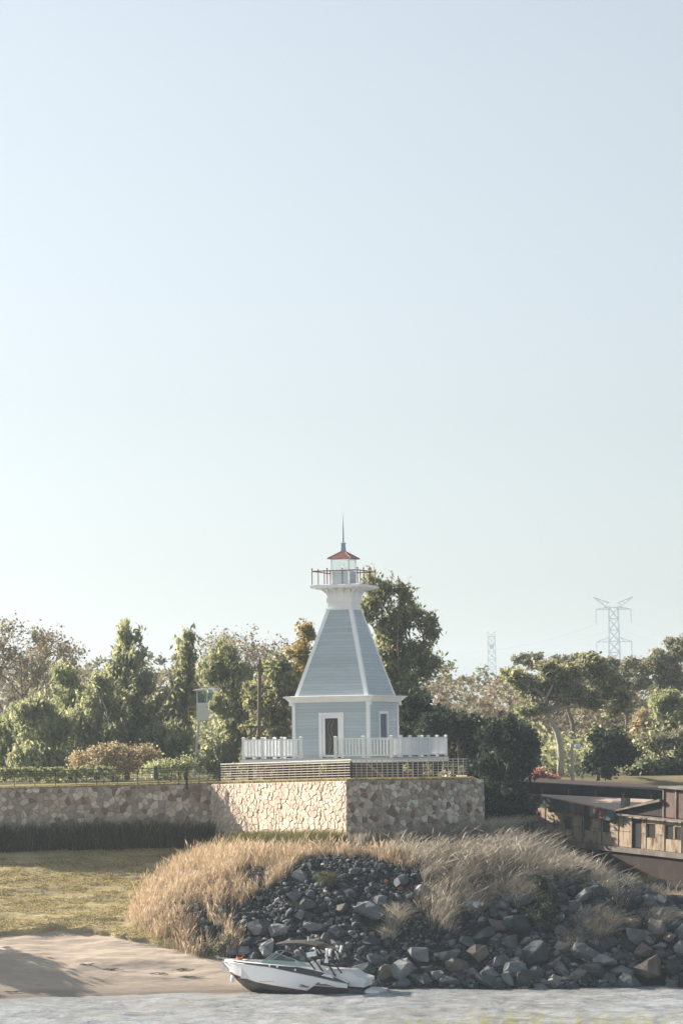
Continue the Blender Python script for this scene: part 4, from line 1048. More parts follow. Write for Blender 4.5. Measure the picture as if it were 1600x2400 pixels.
bp('sun_pad', 'vinyl', lambda m: m.prism([(1.15, -.92, .9), (1.15, -.92, 1.26), (.1, -.92, 1.30), (-.02, -.92, 1.29), (-.36, -.92, 1.10), (-.74, -.92, 1.02), (-.74, -.92, .88), (-.1, -.92, .8)], (0, 1.8, 0)))
bp('stern_bench', 'vinyl', lambda m: (m.box((-.33, 0, .78), (.66, 1.7, .22)), m.box((-.5, -.1, .93), (.4, 1.5, .06))))
bp('stern_hull', 'navy', lambda m: m.prism([(0.0, -1.0, .18), (0, -1.0, .62), (-.72, -.98, .58), (-.72, -.98, .36)], (0, 2.0, 0)))
bp('swim_platform', 'gel', lambda m: (m.box((-1.02, 0, .50), (.64, 1.9, .10)), m.box((-.95, 0, .572), (.45, 1.5, .03))))
def ws_frame(m):
    for sd in (1, -1):
        a, b, c = (3.80, sd * .86, 1.38), (3.20, sd * .80, 1.83), (1.65, sd * .93, 1.40)
        m.tube([a, b], .022, 5); m.tube([b, (2.4, sd * .88, 1.62), c], .022, 5); m.tube([a, (2.6, sd * .95, 1.385), c], .016, 5)
    m.tube([(3.20, .80, 1.83), (3.32, .4, 1.86), (3.34, 0, 1.87), (3.32, -.4, 1.86), (3.20, -.80, 1.83)], .022, 5)
    m.tube([(3.95, .4, 1.38), (3.32, .4, 1.86)], .015, 5); m.tube([(3.95, -.4, 1.38), (3.32, -.4, 1.86)], .015, 5)
ws = bp('windshield', 'steel', ws_frame)
for sd in (1, -1):
    bp('pane', 'tint', lambda m: m.add([(3.77, sd * .86, 1.39), (2.6, sd * .95, 1.39), (1.7, sd * .93, 1.405), (2.4, sd * .88, 1.605), (3.2, sd * .80, 1.81)], [(0, 1, 2, 3, 4)]), ws)
    bp('pane', 'tint', lambda m: m.add([(3.80, sd * .86, 1.38), (3.93, sd * .41, 1.39), (3.31, sd * .41, 1.84), (3.2, sd * .8, 1.82)], [(0, 1, 2, 3)]), ws)
bp('pane', 'tint', lambda m: m.add([(3.95, .39, 1.39), (3.95, -.39, 1.39), (3.33, -.39, 1.85), (3.33, .39, 1.85)], [(0, 1, 2, 3)]), ws)
tw = empty('tower'); tw.parent = boat
for sd in (1, -1):
  for a_, b_, w_ in (((1.45, 1.0, 1.28), (2.40, .9, 2.27), .07), ((1.10, 1.0, 1.22), (2.05, .9, 2.28), .07), ((.55, .98, 1.05), (1.45, .9, 2.30), .06), ((.3, .95, 1.2), (1.25, .88, 2.28), .05)):
    bp('tower_strut', 'canvas', lambda m: m.bar((a_[0], sd * a_[1], a_[2]), (b_[0], sd * b_[1], b_[2]), w_, .05), tw)
#, sd * 1.0, 1.28), (2.40, sd * .9, 2.27), .07, .05), m.bar((1.10, sd * 1.0, 1.22), (2.05, sd * .9, 2.28), .07, .05), m.bar((.55, sd * .98, 1.05), (1.45, sd * .9, 2.30), .06, .045), m.bar((.3, sd * .95, 1.2), (1.25, sd * .88, 2.28), .05, .04)) for sd in (1, -1)])
def canopy(m):
    nx, ny = 9, 7
    for k, dz in ((0, 0.0), (1, -0.07)):
        for i in range(nx):
            for j in range(ny):
                t = i / (nx - 1); s_ = j / (ny - 1) * 2 - 1; x = 3.25 - 2.4 * t
                z = 2.26 + .13 * math.sin(math.pi * min(1, t * 1.15)) - .05 * s_ * s_ - (0.12 * max(0, t - .75) * 4) + dz * (0.3 + 0.7 * math.sin(math.pi * t))
                m.v.append((x, s_ * (.98 - .06 * t), z))
    for k in range(2):
        b = k * nx * ny
        for i in range(nx - 1):
            for j in range(ny - 1): m.f.append((b + i * ny + j, b + i * ny + j + 1, b + (i + 1) * ny + j + 1, b + (i + 1) * ny + j))
    b = nx * ny
    for i in range(nx - 1):
        for j in (0, ny - 1): m.f.append((i * ny + j, (i + 1) * ny + j, b + (i + 1) * ny + j, b + i * ny + j))
    for j in range(ny - 1):
        for i in (0, nx - 1): m.f.append((i * ny + j, i * ny + j + 1, b + i * ny + j + 1, b + i * ny + j))
bp('canopy', 'canvas', canopy)
bp('canopy_light', 'gel', lambda m: m.tube([(2.05, 0, 2.38), (2.05, 0, 2.50), (2.05, 0, 2.56)], [.025, .03, .045], 6))
for sd in (1, -1):
    bp('board_rack', 'gel', lambda m: (m.tube([(1.85, sd * 1.02, 1.92), (1.45, sd * 1.12, 2.02)], .055, 6), m.tube([(1.80, sd * 1.06, 1.84), (1.40, sd * 1.16, 1.92)], .055, 6), m.tube([(1.7, sd * .95, 2.12), (1.5, sd * 1.1, 2.18)], .03, 5)), tw)
    bp('tower_speaker', 'gel', lambda m: (m.tube([(1.02, sd * 1.0, 1.85), (.98, sd * 1.02, 2.2)], [.05, .065], 7), m.tube([(.86, sd * 1.1, 1.9), (.80, sd * 1.12, 2.2)], [.05, .06], 7), m.tube([(.98, sd * 1.05, 1.60), (.98, sd * 1.05, 1.66), (.98, sd * 1.05, 1.86)], [.09, .09, .035], 8)), tw)
for x, z in ((3.42, 1.30), (3.08, 1.29), (2.28, 1.22)):
    bp('vent', 'gel', lambda m: m.tube([(x, float(ytop(x, z)) - .01, z), (x, float(ytop(x, z)) + .02, z)], .045, 10))
bp('side_hatch', 'vinyl', lambda m: m.prism([(x, float(ytop(x, z)) + .006, z) for x, z in ((1.15, 1.07), (1.02, 1.14), (.72, 1.10), (.58, .99), (.66, .98))], (0, .006, 0)))
bp('bow_roller', 'steel', lambda m: (m.bar((5.5, 0, 1.38), (5.95, 0, 1.40), .10, .05), m.tube([(5.95, -.06, 1.42), (5.95, .06, 1.42)], .06, 8), m.bar((5.6, .05, 1.33), (6.1, .05, 1.46), .03)))
bp('cleat', 'steel', lambda m: (m.bar((5.0, .52, 1.41), (5.22, .44, 1.41), .03), m.bar((5.11, .48, 1.35), (5.11, .48, 1.41), .03)))
bp('fender', 'gel', lambda m: m.tube([(5.22, .22, .40), (5.22, .22, .46), (5.22, .2, .66), (5.22, .2, .72)], [.04, .085, .085, .03], 8), smooth=True)
bp('tow_rope', 'orange', lambda m: (m.tube([(4.95 + .12 * math.cos(t), .25 + .1 * math.sin(t), 1.39 + .008 * t) for t in np.linspace(0, 14, 40)], .022, 5), m.tube([(4.85, .2, 1.4), (4.83, .2, 1.55), (4.76, .2, 1.58)], .03, 5)))
bp('steering_wheel', 'gel', lambda m: m.tube([(2.35 + .04 * math.sin(a), .5 + .17 * math.cos(a), 1.38 + .17 * math.sin(a)) for a in np.linspace(0, 6.2832, 16)], .016, 5))

# ------------------------------------------------------------------ derelict barges
def rustmat(name, c, rc, lo=0.42, hi=0.6, scale=1.1):
    m, n, b = newmat(name)
    t = noise(n, scale, 7, 0.68, stretch=(1.4, 1.4, 0.5)); r = ramp(n, [(lo, c), ((lo + hi) / 2, mul(c, 0.7)), (hi, rc), (min(1, hi + .2), mul(rc, 0.5))]); n.links.new(t.outputs['Fac'], r.inputs[0])
    n.links.new(r.outputs[0], b.inputs['Base Color']); b.inputs['Roughness'].default_value = 0.85; b.inputs['Specular IOR Level'].default_value = 0.2
    return m
M['rustpanel'] = rustmat('rust_streaked_cream_steel', (0.36, 0.295, 0.22), (0.13, 0.075, 0.05), 0.46, 0.62, 2.2)
M['rusthull'] = rustmat('dark_rusted_hull', (0.055, 0.038, 0.036), (0.035, 0.026, 0.026), 0.4, 0.6)
M['rustred'] = rustmat('rusted_red_paint', (0.15, 0.06, 0.052), (0.08, 0.05, 0.046))
M['rustgrey'] = rustmat('weathered_grey_steel', (0.20, 0.19, 0.175), (0.15, 0.11, 0.09))
M['rustbrown'] = rustmat('rusted_brown_wall', (0.16, 0.115, 0.10), (0.085, 0.055, 0.048))
M['roofbeige'] = paint('faded_beige_roof_sheet', (0.34, 0.27, 0.22), 0.85, 0.12, 0.8)
M['teal'] = rustmat('faded_teal_sheet', (0.06, 0.11, 0.115), (0.10, 0.06, 0.05))
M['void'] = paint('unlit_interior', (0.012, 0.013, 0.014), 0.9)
BA = P(1330, 1972, 160.0); BB = P(1600, 2002, 152.0)
bu = (BB - BA); BL = bu.length; bu.normalize()
bv = Vector((-bu.y, bu.x, 0)).normalized()
if bv.y < 0: bv = -bv
bw_ = bu.cross(bv).normalized()
if bw_.z < 0: bw_ = -bw_
barge = empty('barge'); barge.matrix_world = Matrix.Translation(BA) @ Matrix((bu, bv, bw_)).transposed().to_4x4()
tag(barge, 'derelict rusty barge with a cream panelled deckhouse and dark hull at right', 'barge')
def Q(zx, zy, v=0.0):
    """zoom-5 pixel -> (u, w) on the plane v of the barge"""
    d = ray(1200 + zx / 3.92, 1800 + zy / 3.92); o = BA + bv * v
    t = (o - CAM).dot(bv) / d.dot(bv); q = CAM + d * t - o
    return q.dot(bu), q.dot(bw_)
def gp(name, mt, fn, parent=barge):
    mb = MB(); fn(mb); return mb.build(name, M[mt], parent)
U0 = -7.0; U1 = BL + 6
gp('hull', 'rusthull', lambda m: m.prism([(U0, 0.0, -.30), (U1, 0.0, -.30), (U1, 0.5, -6.5), (U0 + 1.5, 0.5, -6.5)], (0, 7.5, 0)))
gp('deck_edge', 'rustgrey', lambda m: m.box(((U0 + U1) / 2, 3.7, -.12), (U1 - U0, 7.7, .24)))
# deckhouse
WT = 1.62
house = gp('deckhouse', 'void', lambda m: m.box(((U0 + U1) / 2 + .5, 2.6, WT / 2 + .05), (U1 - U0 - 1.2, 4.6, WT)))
lines_ = [120, 200, 270, 355, 435, 525, 610, 685, 785, 870, 940, 985, 1065, 1150, 1195, 1285, 1365, 1450, 1520, 1600, 1690, 1780, 1880]
us_ = [Q(z, 560)[0] for z in lines_]
# windows and door openings by (panel column, low fraction, high fraction)
opens = {(435, 525): (0.62, 1.28), (610, 685): (0.66, 1.36), (785, 870): (0.66, 1.30), (1065, 1150): (0.0, 1.52), (1195, 1285): (0.62, 1.32), (1365, 1450): (0.64, 1.34), (1450, 1520): (0.66, 1.30), (1600, 1690): (0.64, 1.34)}
MID = 0.80
for a, b, ua, ub in zip(lines_[:-1], lines_[1:], us_[:-1], us_[1:]):
    op = opens.get((a, b)); segs = []
    g_ = 0.012
    if op is None: segs = [(ua, ub, 0.0, MID), (ua, ub, MID, WT)]
    elif op[0] <= 0: segs = [(ua, ub, op[1], WT)]
    else:
        wd = ub - ua; segs = [(ua, ub, 0.0, op[0]), (ua, ub, op[1], WT), (ua, ua + wd * .1, op[0], op[1]), (ub - wd * .1, ub, op[0], op[1])]
        gp('window_pane', 'darkglass', lambda m: m.box(((ua + ub) / 2, .30, (op[0] + op[1]) / 2), (wd * .84, .02, op[1] - op[0])), house)
    for (p, q, z0, z1) in segs:
        if z1 - z0 < .03 or q - p < .03: continue
        jut = random.uniform(-.012, .012)
        gp('wall_panel', 'rustpanel', lambda m: m.box(((p + q) / 2, .26 + jut, (z0 + z1) / 2 + .01), (q - p - g_ * 2, .05, z1 - z0 - g_ * 2)), house)
for ua in us_[::2]:
    gp('stanchion', 'rustgrey', lambda m: m.box((ua, .22, WT / 2 + .01), (.03, .04, WT)), house)
# shed roof over the left half and its patched sheet valance
ru0, ru1 = Q(255, 300)[0], Q(940, 380)[0]
rb0, rb1 = Q(275, 252, 3.3), Q(1300, 300, 3.3)
gp('roof', 'roofbeige', lambda m: m.prism([(ru0, .05, WT + .62), (ru1 + .2, .05, WT + .20), (rb1[0], 3.3, rb1[1]), (rb0[0], 3.3, rb0[1])], (0, 0, .06)))
nsh = 15
for i in range(nsh):
    a = lerp(ru0, ru1, i / nsh); b = lerp(ru0, ru1, (i + 1) / nsh); zt0 = lerp(WT + .60, WT + .19, i / nsh); zt1 = lerp(WT + .60, WT + .19, (i + 1) / nsh)
    mt = 'teal' if i < 6 else ('rustgrey' if i in (6, 10) else ('rustred' if i in (7, 8, 11, 12) else ('rusthull' if i == 9 else 'teal')))
    zb_ = lerp(WT + .02, WT - .30, i / nsh) + random.uniform(-.05, .03)
    gp('valance_sheet', mt, lambda m: m.prism([(a + .006, .02 + .02 * (i % 2), zb_), (b - .006, .02 + .02 * (i % 2), zb_), (b - .006, .0 + .02 * (i % 2), zt1), (a + .006, .0 + .02 * (i % 2), zt0)], (0, .03, 0)))
gp('eave_beam', 'rustgrey', lambda m: m.bar((ru1 + .1, .0, WT + .06), (U1, .0, WT + .06), .09, .09))
gu0, gu1 = Q(940, 420)[0], Q(1355, 330)[0]
gp('gable_roof', 'rustgrey', lambda m: m.prism([(gu0, -.05, WT + .20), (gu0 + .1, -.05, WT + .30), (gu1, -.05, WT + 1.05), (gu1, -.05, WT + .92)], (0, 3.5, 0)))
gp('gable_wall', 'rusthull', lambda m: m.prism([(gu0 + .1, .2, WT + .15), (gu1, .2, WT + .15), (gu1, .2, WT + .9), (gu0 + .4, .2, WT + .3)], (0, 3.2, 0)))
gp('upper_cabin', 'rustbrown', lambda m: m.box((gu1 + 2.6, 1.9, WT + .86), (5.2, 3.4, 1.45)))
for k in range(5): gp('cabin_frame', 'rustgrey', lambda m: m.box((gu1 + .06 + k * 1.0, .17, WT + .86), (.10, .06, 1.5)))
gp('cabin_top', 'rustgrey', lambda m: m.box((gu1 + 2.6, 1.9, WT + 1.65), (5.5, 3.8, .10)))
gp('roof_vent', 'rustgrey', lambda m: m.box((lerp(ru0, ru1, .98), .8, WT + .62), (.35, .35, .5)))
# long dark coaming of the second vessel behind
CA = P(1180, 1829, 172.0); CB = P(1640, 1857, 163.0)
cu = (CB - CA); CL = cu.length; cu.normalize(); cv = Vector((-cu.y, cu.x, 0)).normalized(); cw = cu.cross(cv).normalized()
b2 = empty('cargo_barge'); b2.matrix_world = Matrix.Translation(CA) @ Matrix((cu, cv, cw)).transposed().to_4x4()
tag(b2, 'long dark steel cargo barge with a railed coaming behind the rusty barge', 'barge')
def hp(name, mt, fn): mb = MB(); fn(mb); return mb.build(name, M[mt], b2)
hp('coaming', 'rusthull', lambda m: m.box((CL / 2, 2.6, -.20), (CL + 8, 5.0, .34)))
hp('coaming_lip', 'rustgrey', lambda m: m.box((CL / 2, .06, .0), (CL + 8, .12, .05)))
hp('rail', 'rustgrey', lambda m: m.box((CL / 2, .05, -.72), (CL + 8, .05, .07)))
for k in range(12): hp('rail_post', 'rustgrey', lambda m: m.box((-3 + k * 1.9, .05, -.72), (.07, .06, .9)))
hp('hull', 'rusthull', lambda m: m.prism([(-4, .3, -.38), (CL + 4, .3, -.38), (CL + 4, .3, -8.5), (-2, .3, -8.5)], (0, 5.5, 0)))
# ------------------------------------------------------------------ trees and shrubs
def fol(name, dark, light, tr=0.35, tcol=(1.2, 1.2, 0.95), spec=0.35):
    mid = tuple((a + b) / 2 for a, b in zip(dark, light))
    M[name] = tintmat(name, [(0, dark), (0.5, mid), (1, light)], 0.55 if spec > .2 else .85, tr, spec, tcol=tcol)
fol('leaf_willow', (0.16, 0.18, 0.125), (0.44, 0.45, 0.3), 0.56)
fol('leaf_gum', (0.12, 0.135, 0.085), (0.36, 0.355, 0.215), 0.54)
fol('leaf_dark', (0.018, 0.032, 0.027), (0.075, 0.1, 0.068), 0.22, spec=0.08)
fol('leaf_fig', (0.10, 0.115, 0.075), (0.44, 0.43, 0.29), 0.52)
fol('leaf_light', (0.19, 0.22, 0.13), (0.44, 0.46, 0.27), 0.4)
fol('leaf_gold', (0.186, 0.151, 0.057), (0.429, 0.329, 0.122), 0.4)
fol('leaf_rust', (0.24, 0.2, 0.14), (0.52, 0.42, 0.31), 0.4)
fol('leaf_dry', (0.14, 0.12, 0.085), (0.29, 0.245, 0.18), 0.35)
fol('leaf_greygreen', (0.135, 0.145, 0.105), (0.31, 0.3, 0.215), 0.35)
fol('petal_pink', (0.30, 0.13, 0.13), (0.48, 0.24, 0.23), 0.4)
M['bark'] = paint('grey_brown_bark', (0.13, 0.105, 0.085), 0.9, 0.35, 4, 0.6)
M['palebark'] = paint('pale_smooth_bark', (0.42, 0.39, 0.35), 0.8, 0.25, 3, 0.4)
M['twig'] = paint('dry_twig_bark', (0.16, 0.13, 0.11), 0.9, 0.3, 4)

def leafcloud(lobes, n, size, g, clump=0.48, k=None, elong=1.9, droop=0.0, fill=0.55, strand=0.0):
    """lobes: world ellipsoids (c, (rx,ry,rz)). leaves gather in clumps spread through the lobes"""
    vol = np.array([l[1][0] * l[1][1] * l[1][2] for l in lobes]) ** 0.75; vol /= vol.sum()
    k = k or max(12, n // 42)
    li = g.choice(len(lobes), k, p=vol)
    C = np.array([l[0] for l in lobes])[li]; Rr = np.array([l[1] for l in lobes])[li]
    d = g.normal(0, 1, (k, 3)); d /= np.linalg.norm(d, axis=1)[:, None]
    rad = g.random(k) ** (1 / (1 + 3 * fill)) ; rad = 0.25 + 0.75 * rad
    rad *= 1 + 0.24 * g.normal(0, 1, k)
    cc = C + d * Rr * rad[:, None]
    ci = g.integers(0, k, n)
    cr = clump * g.uniform(0.5, 1.25, k)
    off = g.normal(0, 0.45, (n, 3)); off[:, 2] *= (0.7 + strand)
    if strand: off[:, 2] -= strand * 0.5
    pos = cc[ci] + off * cr[ci][:, None]
    ax = g.normal(0, 1, (n, 3)); ax[:, 2] = ax[:, 2] * (1 - droop) - droop * 2.2
    ax /= np.linalg.norm(ax, axis=1)[:, None]
    out = d[ci] + 0.9 * g.normal(0, 1, (n, 3)); sd = np.cross(ax, out); sd /= (np.linalg.norm(sd, axis=1)[:, None] + 1e-6)
    s_ = size * g.uniform(0.6, 1.35, n)
    a = (ax * (s_ * elong / 2)[:, None]); b = sd * (s_ / 2)[:, None]
    nv = np.cross(ax, sd) * (s_ * 0.12)[:, None]
    V = np.stack([pos - a, pos + b + nv, pos + a, pos - b + nv], 1).reshape(-1, 3)
    F = np.arange(4 * n).reshape(-1, 4)
    ct = g.normal(0.5, 0.16, k)
    tint = np.repeat(np.clip(ct[ci] + g.normal(0, 0.2, n), 0, 1), 4)
    return V, F, tint, cc

def limb_curve(a, b, g, sag=0.12, n=5):
    a = np.array(a); b = np.array(b); L = np.linalg.norm(b - a); pts = []
    k = g.normal(0, 0.06 * L, 3)
    for t in np.linspace(0, 1, n):
        p = a + (b - a) * t; p = p + k * math.sin(math.pi * t); p[2] += sag * L * math.sin(math.pi * t) * (1 - t); pts.append(tuple(p))
    return pts

def tree(name, label, base, lobes_px, Y, n, size, leaf, bark='bark', trunk_r=0.16, nl=10, seed=1, group=None, cat='tree', depth=1.0, zb_=None, fork=None, yj=0.5, wide=0, **kw):
    """base = (px, py) of the trunk foot, lobes_px = [(px, py, rx_px, rz_px)] seen at distance Y"""
    g = np.random.default_rng(seed); s_ = FPX / Y
    bq = P(base[0], base[1], Y)
    if zb_ is not None: bq.z = zb_
    lob = []
    for (px, py, rx, rz) in lobes_px:
        if wide and py > 1615: rx = rx * wide
        q = P(px, py, Y); rm = rx / s_
        c0 = np.array([q.x - bq.x, g.uniform(-yj, yj) * rm, q.z - bq.z]); r0 = np.array([rm, rm * depth, rz / s_])
        lob.append((tuple(c0), tuple(r0 * .74)))
        for _ in range(4):                       # uneven bulges round each main lobe
            dv = g.normal(0, 1, 3); dv /= np.linalg.norm(dv); lob.append((tuple(c0 + dv * r0 * g.uniform(.55, .95)), tuple(r0 * g.uniform(.28, .5))))
    root = empty(name, bq); tag(root, label, cat, group)
    V, F, tint, cc = leafcloud(lob, int(n * (1.2 if wide else .9)), size, g, **kw)
    link('crown', npmesh('crown', V, F, {'tint': tint}), M[leaf], root)
    mb = MB()
    top = np.array([sum(l[0][0] for l in lob) / len(lob), 0, max(l[0][2] for l in lob)])
    fk = np.array(fork) if fork is not None else np.array([top[0] * 0.25, 0, 0]) + np.array([0, 0, min(l[0][2] - l[1][2] for l in lob) * 0.6 + 0.35 * top[2]])
    tp = limb_curve((0, 0, -0.4), fk, g, 0.0, 6)
    mb.tube(tp, list(np.linspace(trunk_r * 1.25, trunk_r * 0.75, 6)), 8)
    tp2 = limb_curve(fk, top, g, 0.0, 5); mb.tube(tp2, list(np.linspace(trunk_r * 0.75, 0.03, 5)), 6)
    idx = g.choice(len(cc), min(nl * 3, len(cc)), replace=False)
    for i, j in enumerate(idx):
        st = np.array(tp2[g.integers(0, 4)]) if i >= 4 else fk
        r0 = trunk_r * (0.5 if i < nl else 0.22)
        mb.tube(limb_curve(st, cc[j], g, 0.1, 5), list(np.linspace(r0, 0.012, 5)), 5)
    mb.build('trunk', M[bark], root, True, fix=False)
    return root

def bare_tree(name, label, base, Y, H, spread, seed, leaf=None, nleaf=0, bark='twig', lean=0.0, r0=0.16):
    r_ = random.Random(seed); bq = P(base[0], base[1], Y); root = empty(name, bq); tag(root, label, 'tree')
    mb = MB(); tips = []
    def grow(p, d, L, r, dep):
        q = p; pts = [p]; dd = d.copy()
        for i in range(3):
            dd = (dd + Vector((r_.uniform(-.22, .22), r_.uniform(-.22, .22), r_.uniform(-.08, .14)))).normalized(); q = q + dd * L / 3; pts.append(q)
        mb.tube(pts, [r, r * .85, r * .72, r * .6], 5 if dep < 3 else 3)
        if dep >= 6 or r < 0.006: tips.append(q); return
        for _ in range(r_.choice((2, 3, 3)) if dep < 5 else 2):
            a = r_.uniform(0, 6.28); t = r_.uniform(.45, .95) * spread
            side = Vector((math.cos(a), math.sin(a) * .8, r_.uniform(-.1, .35)))
            grow(q, (dd + side * t).normalized(), L * r_.uniform(.62, .86), r * r_.uniform(.5, .66), dep + 1)
            tips.append(q)
    grow(Vector((0, 0, -.3)), Vector((lean, 0, 1)).normalized(), H * .30, r0, 0)
    mb.build('trunk', M[bark], root, False, fix=False)
    if leaf and nleaf:
        g = np.random.default_rng(seed); T = np.array([tuple(t) for t in tips]); c = T[g.integers(0, len(T), nleaf)]
        pos = c + g.normal(0, .22, (nleaf, 3)); ax = g.normal(0, 1, (nleaf, 3)); ax /= np.linalg.norm(ax, axis=1)[:, None]
        sd = np.cross(ax, g.normal(0, 1, (nleaf, 3))); sd /= np.linalg.norm(sd, axis=1)[:, None]; sz = .12 * g.uniform(.6, 1.4, nleaf)[:, None]
        V = np.stack([pos - ax * sz, pos + sd * sz * .6, pos + ax * sz, pos - sd * sz * .6], 1).reshape(-1, 3)
        link('crown', npmesh('crown', V, np.arange(4 * nleaf).reshape(-1, 4), {'tint': np.repeat(g.random(nleaf), 4)}), M[leaf], root)
    return root

W_ = dict(droop=0.6, strand=0.9, elong=3.0, clump=.42, wide=1.4)
GL = 'green trees behind the left fence'
tree('drooping_tree', 'tall pointed drooping tree, the tallest on the left', (300, 1812), [(296, 1490, 26, 34), (302, 1540, 44, 40), (305, 1600, 58, 50), (312, 1670, 70, 55), (300, 1740, 82, 48)], 190, 15000, 0.13, 'leaf_willow', trunk_r=.14, seed=51, group=GL, **W_)
tree('drooping_tree', 'grey green drooping tree at left of the tall pointed tree', (228, 1812), [(240, 1595, 26, 36), (225, 1650, 40, 50), (215, 1720, 52, 55), (240, 1770, 55, 35)], 186, 9000, 0.13, 'leaf_willow', 'palebark', .17, seed=52, group=GL, **W_)
tree('drooping_tree', 'slender drooping tree with a narrow top left of the white tower', (436, 1812), [(438, 1498, 22, 26), (436, 1545, 28, 34), (432, 1600, 34, 44), (405, 1660, 48, 50), (400, 1730, 56, 52)], 188, 9000, 0.13, 'leaf_willow', trunk_r=.11, seed=53, group=GL, **W_)
tree('drooping_tree', 'broad drooping tree partly covering the white watchtower', (545, 1812), [(535, 1530, 34, 30), (495, 1565, 46, 32), (560, 1590, 40, 44), (575, 1660, 46, 50), (512, 1645, 16, 26), (560, 1735, 60, 50), (520, 1770, 45, 35)], 183, 12000, 0.13, 'leaf_willow', trunk_r=.13, seed=54, group=GL, **W_)
tree('drooping_tree', 'light green drooping tree second from the left edge', (165, 1812), [(155, 1585, 26, 32), (165, 1640, 40, 44), (175, 1705, 46, 48), (150, 1765, 52, 36)], 189, 8500, 0.13, 'leaf_light', trunk_r=.12, seed=55, group=GL, **W_)
tree('drooping_tree', 'rounded drooping tree standing nearest the left edge', (90, 1815), [(88, 1655, 36, 36), (100, 1710, 48, 46), (85, 1770, 55, 36)], 184, 8500, 0.13, 'leaf_willow', trunk_r=.12, seed=56, group=GL, **W_)
tree('drooping_tree', 'low drooping tree cut by the left edge of the picture', (12, 1815), [(20, 1715, 36, 36), (5, 1765, 50, 40)], 187, 6000, 0.13, 'leaf_light', trunk_r=.10, seed=57, group=GL, **W_)
tree('leafy_tree', 'green tree right behind the utility pole beside the lighthouse', (640, 1805), [(640, 1560, 40, 36), (610, 1620, 46, 44), (665, 1625, 44, 46), (640, 1700, 60, 50), (600, 1760, 50, 36), (680, 1750, 36, 40)], 180, 12000, 0.14, 'leaf_gum', trunk_r=.14, seed=58, droop=.3, strand=.3, elong=2.2)
tree('golden_tree', 'golden leaved tree touching the lighthouse roof on the left', (715, 1805), [(722, 1482, 24, 22), (700, 1525, 34, 28), (725, 1570, 40, 40), (705, 1640, 40, 50)], 186, 5000, 0.14, 'leaf_gold', trunk_r=.12, seed=59, droop=.25, strand=.2)
tree('eucalyptus_tree', 'tall airy eucalyptus rising behind the right of the lighthouse', (925, 1810), [(868, 1358, 22, 18), (900, 1385, 28, 24), (872, 1420, 30, 34), (948, 1392, 16, 20), (955, 1440, 36, 24), (1000, 1470, 22, 30), (905, 1470, 34, 34), (975, 1525, 40, 36), (900, 1545, 36, 40), (940, 1590, 48, 44), (1000, 1555, 22, 24), (935, 1660, 50, 44)],
     174, 17500, 0.12, 'leaf_gum', trunk_r=.2, nl=16, seed=60, droop=.5, strand=.45, elong=2.8, clump=.60, fill=.25)
tree('leafy_tree', 'dark leafy tree directly behind the right deck railing', (985, 1815), [(960, 1650, 44, 44), (1000, 1690, 54, 50), (985, 1750, 66, 46)], 169, 9000, 0.14, 'leaf_dark', trunk_r=.13, seed=61, droop=.4, strand=.4, elong=2.2)
DK = 'dark trees between the wall and the barge'
tree('leafy_tree', 'dark rounded tree beyond the right end of the grid fence', (1085, 1935), [(1050, 1695, 56, 40), (1100, 1710, 56, 44), (1085, 1770, 66, 50), (1100, 1840, 60, 56)], 166, 12500, 0.14, 'leaf_dark', trunk_r=.15, seed=62, group=DK)
tree('leafy_tree', 'dark broad tree hanging over the left end of the rusty barge', (1180, 1945), [(1160, 1720, 50, 44), (1215, 1745, 50, 44), (1180, 1800, 66, 50), (1185, 1860, 52, 52), (1160, 1910, 40, 36), (1220, 1880, 34, 34)], 161, 14000, 0.14, 'leaf_dark', trunk_r=.15, seed=63, group=DK)
tree('fig_tree', 'spreading fig tree with forked pale trunk behind the barges', (1312, 1800), [(1205, 1580, 30, 24), (1240, 1610, 40, 34), (1300, 1585, 44, 30), (1365, 1570, 50, 34), (1425, 1600, 40, 36), (1455, 1650, 40, 36), (1390, 1640, 44, 28), (1240, 1660, 44, 24), (1320, 1620, 46, 26)],
     195, 16500, 0.17, 'leaf_fig', 'palebark', .20, nl=16, seed=64, fork=(-0.9, -.5, 3.6), elong=1.5, fill=.7)
tree('leafy_tree', 'dark shrubby tree in the shade below the fig crown', (1400, 1815), [(1410, 1735, 46, 34), (1445, 1770, 46, 40), (1400, 1790, 44, 34)], 190, 7500, 0.15, 'leaf_dark', trunk_r=.10, seed=65)
tree('leafy_tree', 'dark low tree left of the fig trunk above the cargo barge', (1265, 1830), [(1215, 1715, 36, 30), (1235, 1770, 36, 40), (1215, 1790, 42, 36)], 184, 7000, 0.14, 'leaf_dark', trunk_r=.10, seed=66)
tree('leafy_tree', 'light green rounded tree at the right edge', (1580, 1820), [(1550, 1640, 42, 30), (1590, 1665, 44, 38), (1545, 1690, 40, 34)], 215, 7500, 0.17, 'leaf_light', trunk_r=.14, seed=67)
tree('dry_shrub', 'brownish rounded shrub below the light green tree on the right', (1540, 1830), [(1530, 1735, 46, 26), (1580, 1740, 40, 30)], 205, 5000, 0.15, 'leaf_greygreen', trunk_r=.08, seed=68, cat='shrub')
tree('leafy_shrub', 'dark green shrub above the cargo barge at the right edge', (1560, 1845), [(1560, 1800, 50, 30), (1500, 1810, 46, 28), (1600, 1790, 40, 36)], 198, 7000, 0.15, 'leaf_dark', trunk_r=.07, seed=69, cat='shrub')
tree('rusty_tree', 'small tree with rust coloured leaves right of the fig tree', (1500, 1815), [(1500, 1690, 22, 30), (1490, 1740, 30, 30)], 208, 2500, 0.15, 'leaf_rust', trunk_r=.08, seed=70)
tree('brown_tree', 'tall brown leaved tree on the skyline at the right edge', (1575, 1820), [(1545, 1555, 44, 36), (1590, 1525, 34, 36), (1500, 1560, 40, 26), (1575, 1600, 50, 40)], 245, 9500, 0.2, 'leaf_greygreen', 'twig', .22, seed=71, fill=.3, clump=.6)
